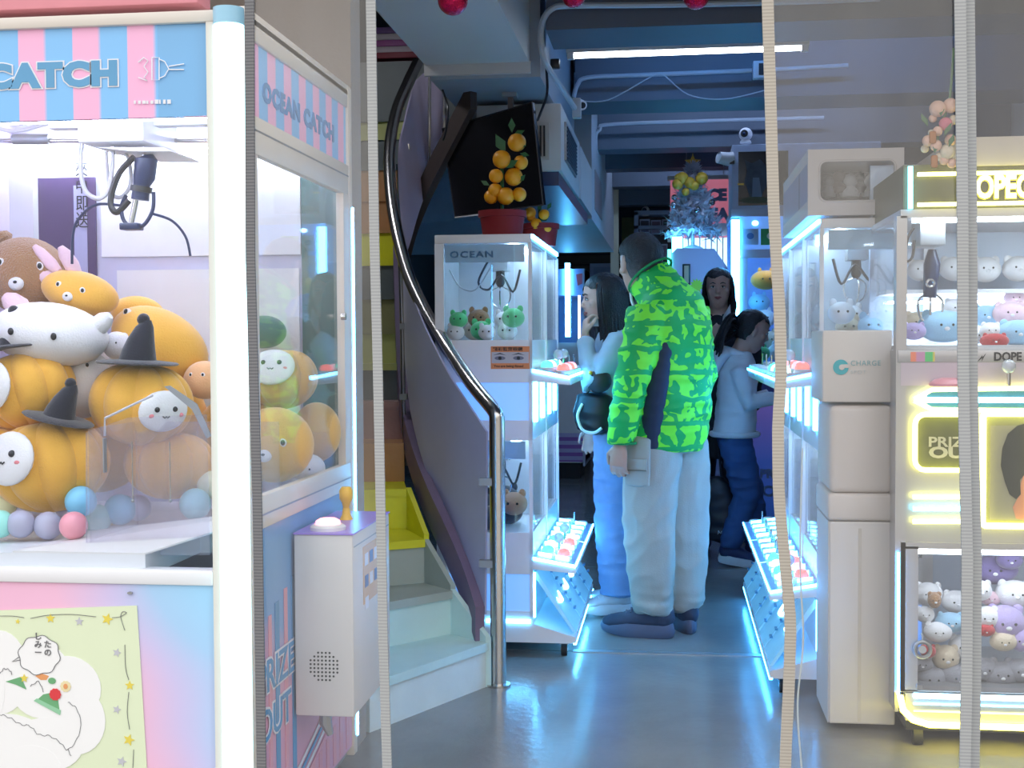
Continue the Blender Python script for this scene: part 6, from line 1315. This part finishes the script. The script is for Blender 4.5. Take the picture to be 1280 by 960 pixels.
obj('upper_strap',MB().tube(smoothpath([P(730,498,5.78),P(742,470,5.8),P(752,440,5.82),P(760,412,5.86)],5),.009,7),mat('black_leather',(0,0,0)),t)
t=thing('pouch','small round dark pouch held under the arm of the young woman','bag',P(747,486,5.74)); obj('pouch_body',MB().sph(P(748,476,5.74),(.06,.04,.055),20,12),mat('pouch_dark',(.02,.016,.022),.5,bump=.2),t); obj('pouch_clasp',MB().sph(P(738,466,5.71),.010,8,6),GOLD,t)
t=solo('held_toy',MB().sph(P(758,455,5.78),(.04,.03,.05),14,10,fn=lambda d,th,ph:1+.1*sin(3*ph)),PKF,'small pale pink toy held by the young woman at her side','toy')
# girl in the white hoodie
HOOD=mat('white_hoodie',(.80,.82,.86),.85,var=.06,scale=10,bump=.15,bscale=120)
k=1.43/1.65
feetG=(((.0,-.065,.72),(.06,-.07,.40),(-.03,-.075,.10)),((.0,.065,.72),(.10,.07,.40),(.14,.075,.10)))
gl_,hcg,hMg,tpg,btg=figure('person','girl in a white hoodie and jeans facing the right machines, dark hair tied back','%s' and (0,0,0),0,1.43,math.radians(6),math.radians(-18),SKF,HOOD,JEANS_D,
 [((.02,-.125,1.10),(.06,-.15,.92),(.21,-.10,.94),(1,.1,.05),(0,0,-1),-1,.5),((.02,.125,1.10),(.06,.15,.90),(.22,.10,.95),(1,0,.05),(0,0,-1),1,.5)],
 feetG,(mat('sneaker_navy',(.02,.035,.12),.6),SNS,((math.radians(-12),-.12),(math.radians(8),0)),None),hx=.07,torso=1.12,torso_low=.84,legr=(.085,.085,.075,.066,.062),lean=.035,hs=.97,shoeL=.25)
r=haircap(hcg,hMg,.94,.050,-.075,.013,side_low=.0); obj('hair',r,HAIRB,gl_)
m=MB(); L=lambda x,y,z: hcg+hMg@V((x,y,z)); rnd=random.Random(5)
for i in range(46):
    a=rnd.uniform(0,2*PI); q=rnd.uniform(.1,.040); w_=V((0,cos(a)*q,sin(a)*q)); m.tube(smoothpath([L(-.09,w_.y*.5,-.02+w_.z*.3),L(-.14,w_.y,-.03+w_.z),L(-.165,w_.y*1.2-.01,-.085+w_.z*.6),L(-.155+rnd.uniform(-.02,.02),w_.y*1.1-.02,-.155-rnd.random()*.05)],3),[.008]*9+[.004],5)
obj('ponytail',m,HAIRB,gl_); obj('hair_tie',MB().tube([L(-.105+.004*sin(3*a),.030*cos(a),-.02+.030*sin(a)) for a in [2*PI*i/14 for i in range(14)]],.010,7,close=True),mat('teal_scrunchie',(.03,.20,.25),.7),gl_)
hd=MB(); hd.ell([(-.04,0,1.20,.085,.05),(-.085,0,1.17,.105,.05),(-.115,0,1.10,.09,.035),(-.12,0,1.04,.045,.02)],n=20); hd.tube([(.022+.062*cos(a),.070*sin(a),1.185-.025*cos(a)) for a in [2*PI*i/20 for i in range(20)]],.024,10,close=True)
obj('hood',remesh(hd,.008,4,folds(.006,.003,1)),HOOD,tpg); obj('hem_rib',MB().tube([(.005+.128*cos(a),.160*sin(a),.735) for a in [2*PI*i/30 for i in range(30)]],.016,8,close=True),HOOD,tpg)
pg=P(917,700,7.3); put(gl_,(pg.x,7.3,0),math.radians(4))
# woman in the dark coat
k=1.68/1.65; COAT=mat('dark_coat',(.012,.013,.022),.7)
feetW=(((.0,.075,.86),(.02,.08,.48),(.0,.09,.10)),((.0,-.075,.86),(.01,-.08,.48),(-.02,-.09,.10)))
wm,hcw,hMw,tpw,btw=figure('person','woman with long black hair, dark coat and white collar, looking over the girl',(0,0,0),0,1.69,math.radians(8),math.radians(0),SKF,COAT,mat('black_trousers',(.012,.014,.025),.75),
 [((.0,-.16,1.36),(.07,-.20,1.10),(.17,-.06,1.25),(.1,.6,.5),(-1,0,.2),-1,.7),((.0,.16,1.36),(.0,.21,1.08),(.06,.2,.84),(.1,0,-1),(0,-1,0),1,.6)],
 feetW,(mat('brown_shoe',(.05,.018,.02),.5),mat('dark_sole',(.02,.02,.03),.6),((math.radians(10),0),(math.radians(-15),0)),None),hx=.03,torso=1.1,torso_low=.55,ear=False)
longhair(wm,hcw,hMw,.97,.10,n=150,seed=9,fr=.056,arc_=2.02)
for s_ in (-1,1):
    obj('collar',MB().prism([(.065,.012*s_,1.36),(.05,.075*s_,1.47),(.085,.085*s_,1.40),(.125,.022*s_,1.27)],(.012,0,.004)),mat('white_collar',(.66,.68,.72),.7),tpw,smooth=False)
obj('shirt_front',MB().prism([(.06,-.03,1.42),(.06,.03,1.42),(.128,.0,1.25)],(.006,0,0)),SKF,tpw,smooth=False)
pw_=P(899,680,7.75); put(wm,(pw_.x,7.75,0),math.radians(258))
t=thing('tote_bag','large black cloth bag with white script hanging behind the man, by the girl','bag',P(905,682,7.25))
a=[P(885,600,7.25),P(904,592,7.25),P(918,612,7.25),P(927,662,7.25),P(914,672,7.25),P(886,680,7.25)]
ce=sum(a,V((0,0,0)))/6; m=MB(); 
m.ell([tuple(P(893,598,7.3))+(.05,.03),tuple(P(899,615,7.3))+(.085,.05),tuple(P(903,645,7.3))+(.105,.06),tuple(P(904,672,7.3))+(.10,.055)],side=(1,0,0),n=20)
obj('bag_body',remesh(m,.01,3,folds(.008,.006,6)),mat('black_nylon',(.010,.013,.025),.5),t)
q=P(897,668,7.225); text('Aroma life',.030,(q.x,7.222,q.z),t,mat('script_white',(.45,.52,.62),.5),sx=1.,rot=.25); q=P(903,672,7.225); text('collection',.016,(q.x,7.222,q.z-.008),t,MC['script_white'],rot=.25)
obj('bag_handle',MB().tube(smoothpath([P(888,600,7.28),P(884,560,7.35),P(890,535,7.42),P(898,560,7.38),P(902,598,7.3)],5),.008,6),MC['black_nylon'],t)
# ================= clear plastic curtains =================
def interp(tab,y):
    for (y0,x0),(y1,x1) in zip(tab,tab[1:]):
        if y<=y1: return x0+(x1-x0)*(y-y0)/(y1-y0)
    return tab[-1][1]
T1=[(-200,312),(0,312),(320,313),(640,322),(960,327),(1200,331)]
T2=[(-200,463),(0,463.5),(300,468),(450,472),(640,476),(800,479),(960,484),(1200,489)]
T3=[(-200,958),(0,959.5),(260,967),(400,975),(470,976.5),(530,972.5),(600,973),(640,975),(700,981),(780,988.5),(860,986),(940,982),(1200,976)]
T4=[(-200,1197),(0,1200),(260,1203),(480,1204),(700,1209),(860,1208),(960,1206),(1200,1202)]
YC_=2.50
def tape(name,label,tab,wpx,Y,mt=None,double=False):
    pts=[]; 
    for i in range(60):
        py=-190+i*(1380/59.); pts.append((P(interp(tab,py),py,Y),wpx/2/(1600/Y)))
    m=MB(); prev=None
    for p,hw in pts:
        if p.z<.012: break
        r=[m.bm.verts.new(p+V(q)) for q in ((-hw,-.003,0),(hw,-.003,0),(hw,.003,0),(-hw,.003,0))]
        if prev:
            for k in range(4): m.bm.faces.new((prev[k],prev[(k+1)%4],r[(k+1)%4],r[k]))
        else: m.bm.faces.new(r)
        prev=r
    m.bm.faces.new(prev[::-1]); return m
def sheet(tabL,tabR,Y,amp,ripples,seed,nx=70,nz_=60):
    m=MB(); rows=[]
    for i in range(nz_+1):
        py=-190+i*(1380/nz_); pl=P(interp(tabL,py),py,Y); pr=P(interp(tabR,py),py,Y)
        if pl.z<.012: break
        row=[]
        for k in range(nx+1):
            u=k/nx; p=pl.lerp(pr,u); e=min(1,4*u,4*(1-u))
            p=p+V((0,e*(amp*sin(u*ripples*2*PI+.8*sin(p.z*2+seed))*.5+.8*amp*nz(V((u*5,p.z*1.1,seed)),1.)+.003*max(0,nz(V((u*4,p.z*.8,seed+9)),1.))*nz(V((u*26,p.z*1.3,seed+4)),1.)),0)); row.append(m.bm.verts.new(p))
        rows.append(row)
    for a,b in zip(rows,rows[1:]):
        for k in range(nx): m.bm.faces.new((a[k],a[k+1],b[k+1],b[k]))
    return m
def curtain(name,label,tl,tr_,Y,amp,rip,seed,tapes,mtape=TAPE):
    p=P(interp(tl,900),900,Y); t=thing(name,label,'curtain',(p.x,Y,.01))
    obj('clear_sheet',sheet(tl,tr_,Y,amp,rip,seed),PVC,t)
    for tb_,w_,mm in tapes: obj('edge_tape',tape('',label,tb_,w_,Y-.006),mm,t,smooth=False)
    return t
TD=stripes('dark_webbing',2,.0065,[(.20,.20,.21),(.13,.13,.14)],rough=.8)
curtain('strip_curtain','clear plastic curtain panel with ribbed tape edges in front of the striped machine side',T1,T2,YC_,.012,1.5,1,[(T1,12,TD),(T2,12,TAPEG)])
curtain('strip_curtain','clear plastic curtain panel with a wavy tape edge right of the entrance opening',T3,T4,YC_,.014,1.7,3,[(T3,14,TAPE),(T4,13,TAPEG)])
T5=[(a,b+11) for a,b in T4]; T6=[(a,b+180) for a,b in T4]
curtain('strip_curtain','clear plastic curtain panel at the right picture edge in front of the neon machine',T5,T6,YC_+.02,.012,1.3,8,[(T5,13,TAPEG)])
solo('pull_cord',MB().tube(smoothpath([P(1003,560,2.46),P(1000,700,2.46),P(1004,800,2.46),P(997,880,2.46),P(1002,960,2.46)],6),.0018,5),PVC if False else mat('clear_cord',(.45,.5,.52),.3),'thin pale cord hanging on the right curtain near its wavy tape','cord')
rod=thing('curtain_rail','metal curtain rail above the entrance carrying the plastic panels','rail',(0,YC_,2.4)); obj('rail',MB().tube([(-2.6,YC_,2.42),(2.3,YC_,2.42)],.018,10),GREY,rod)
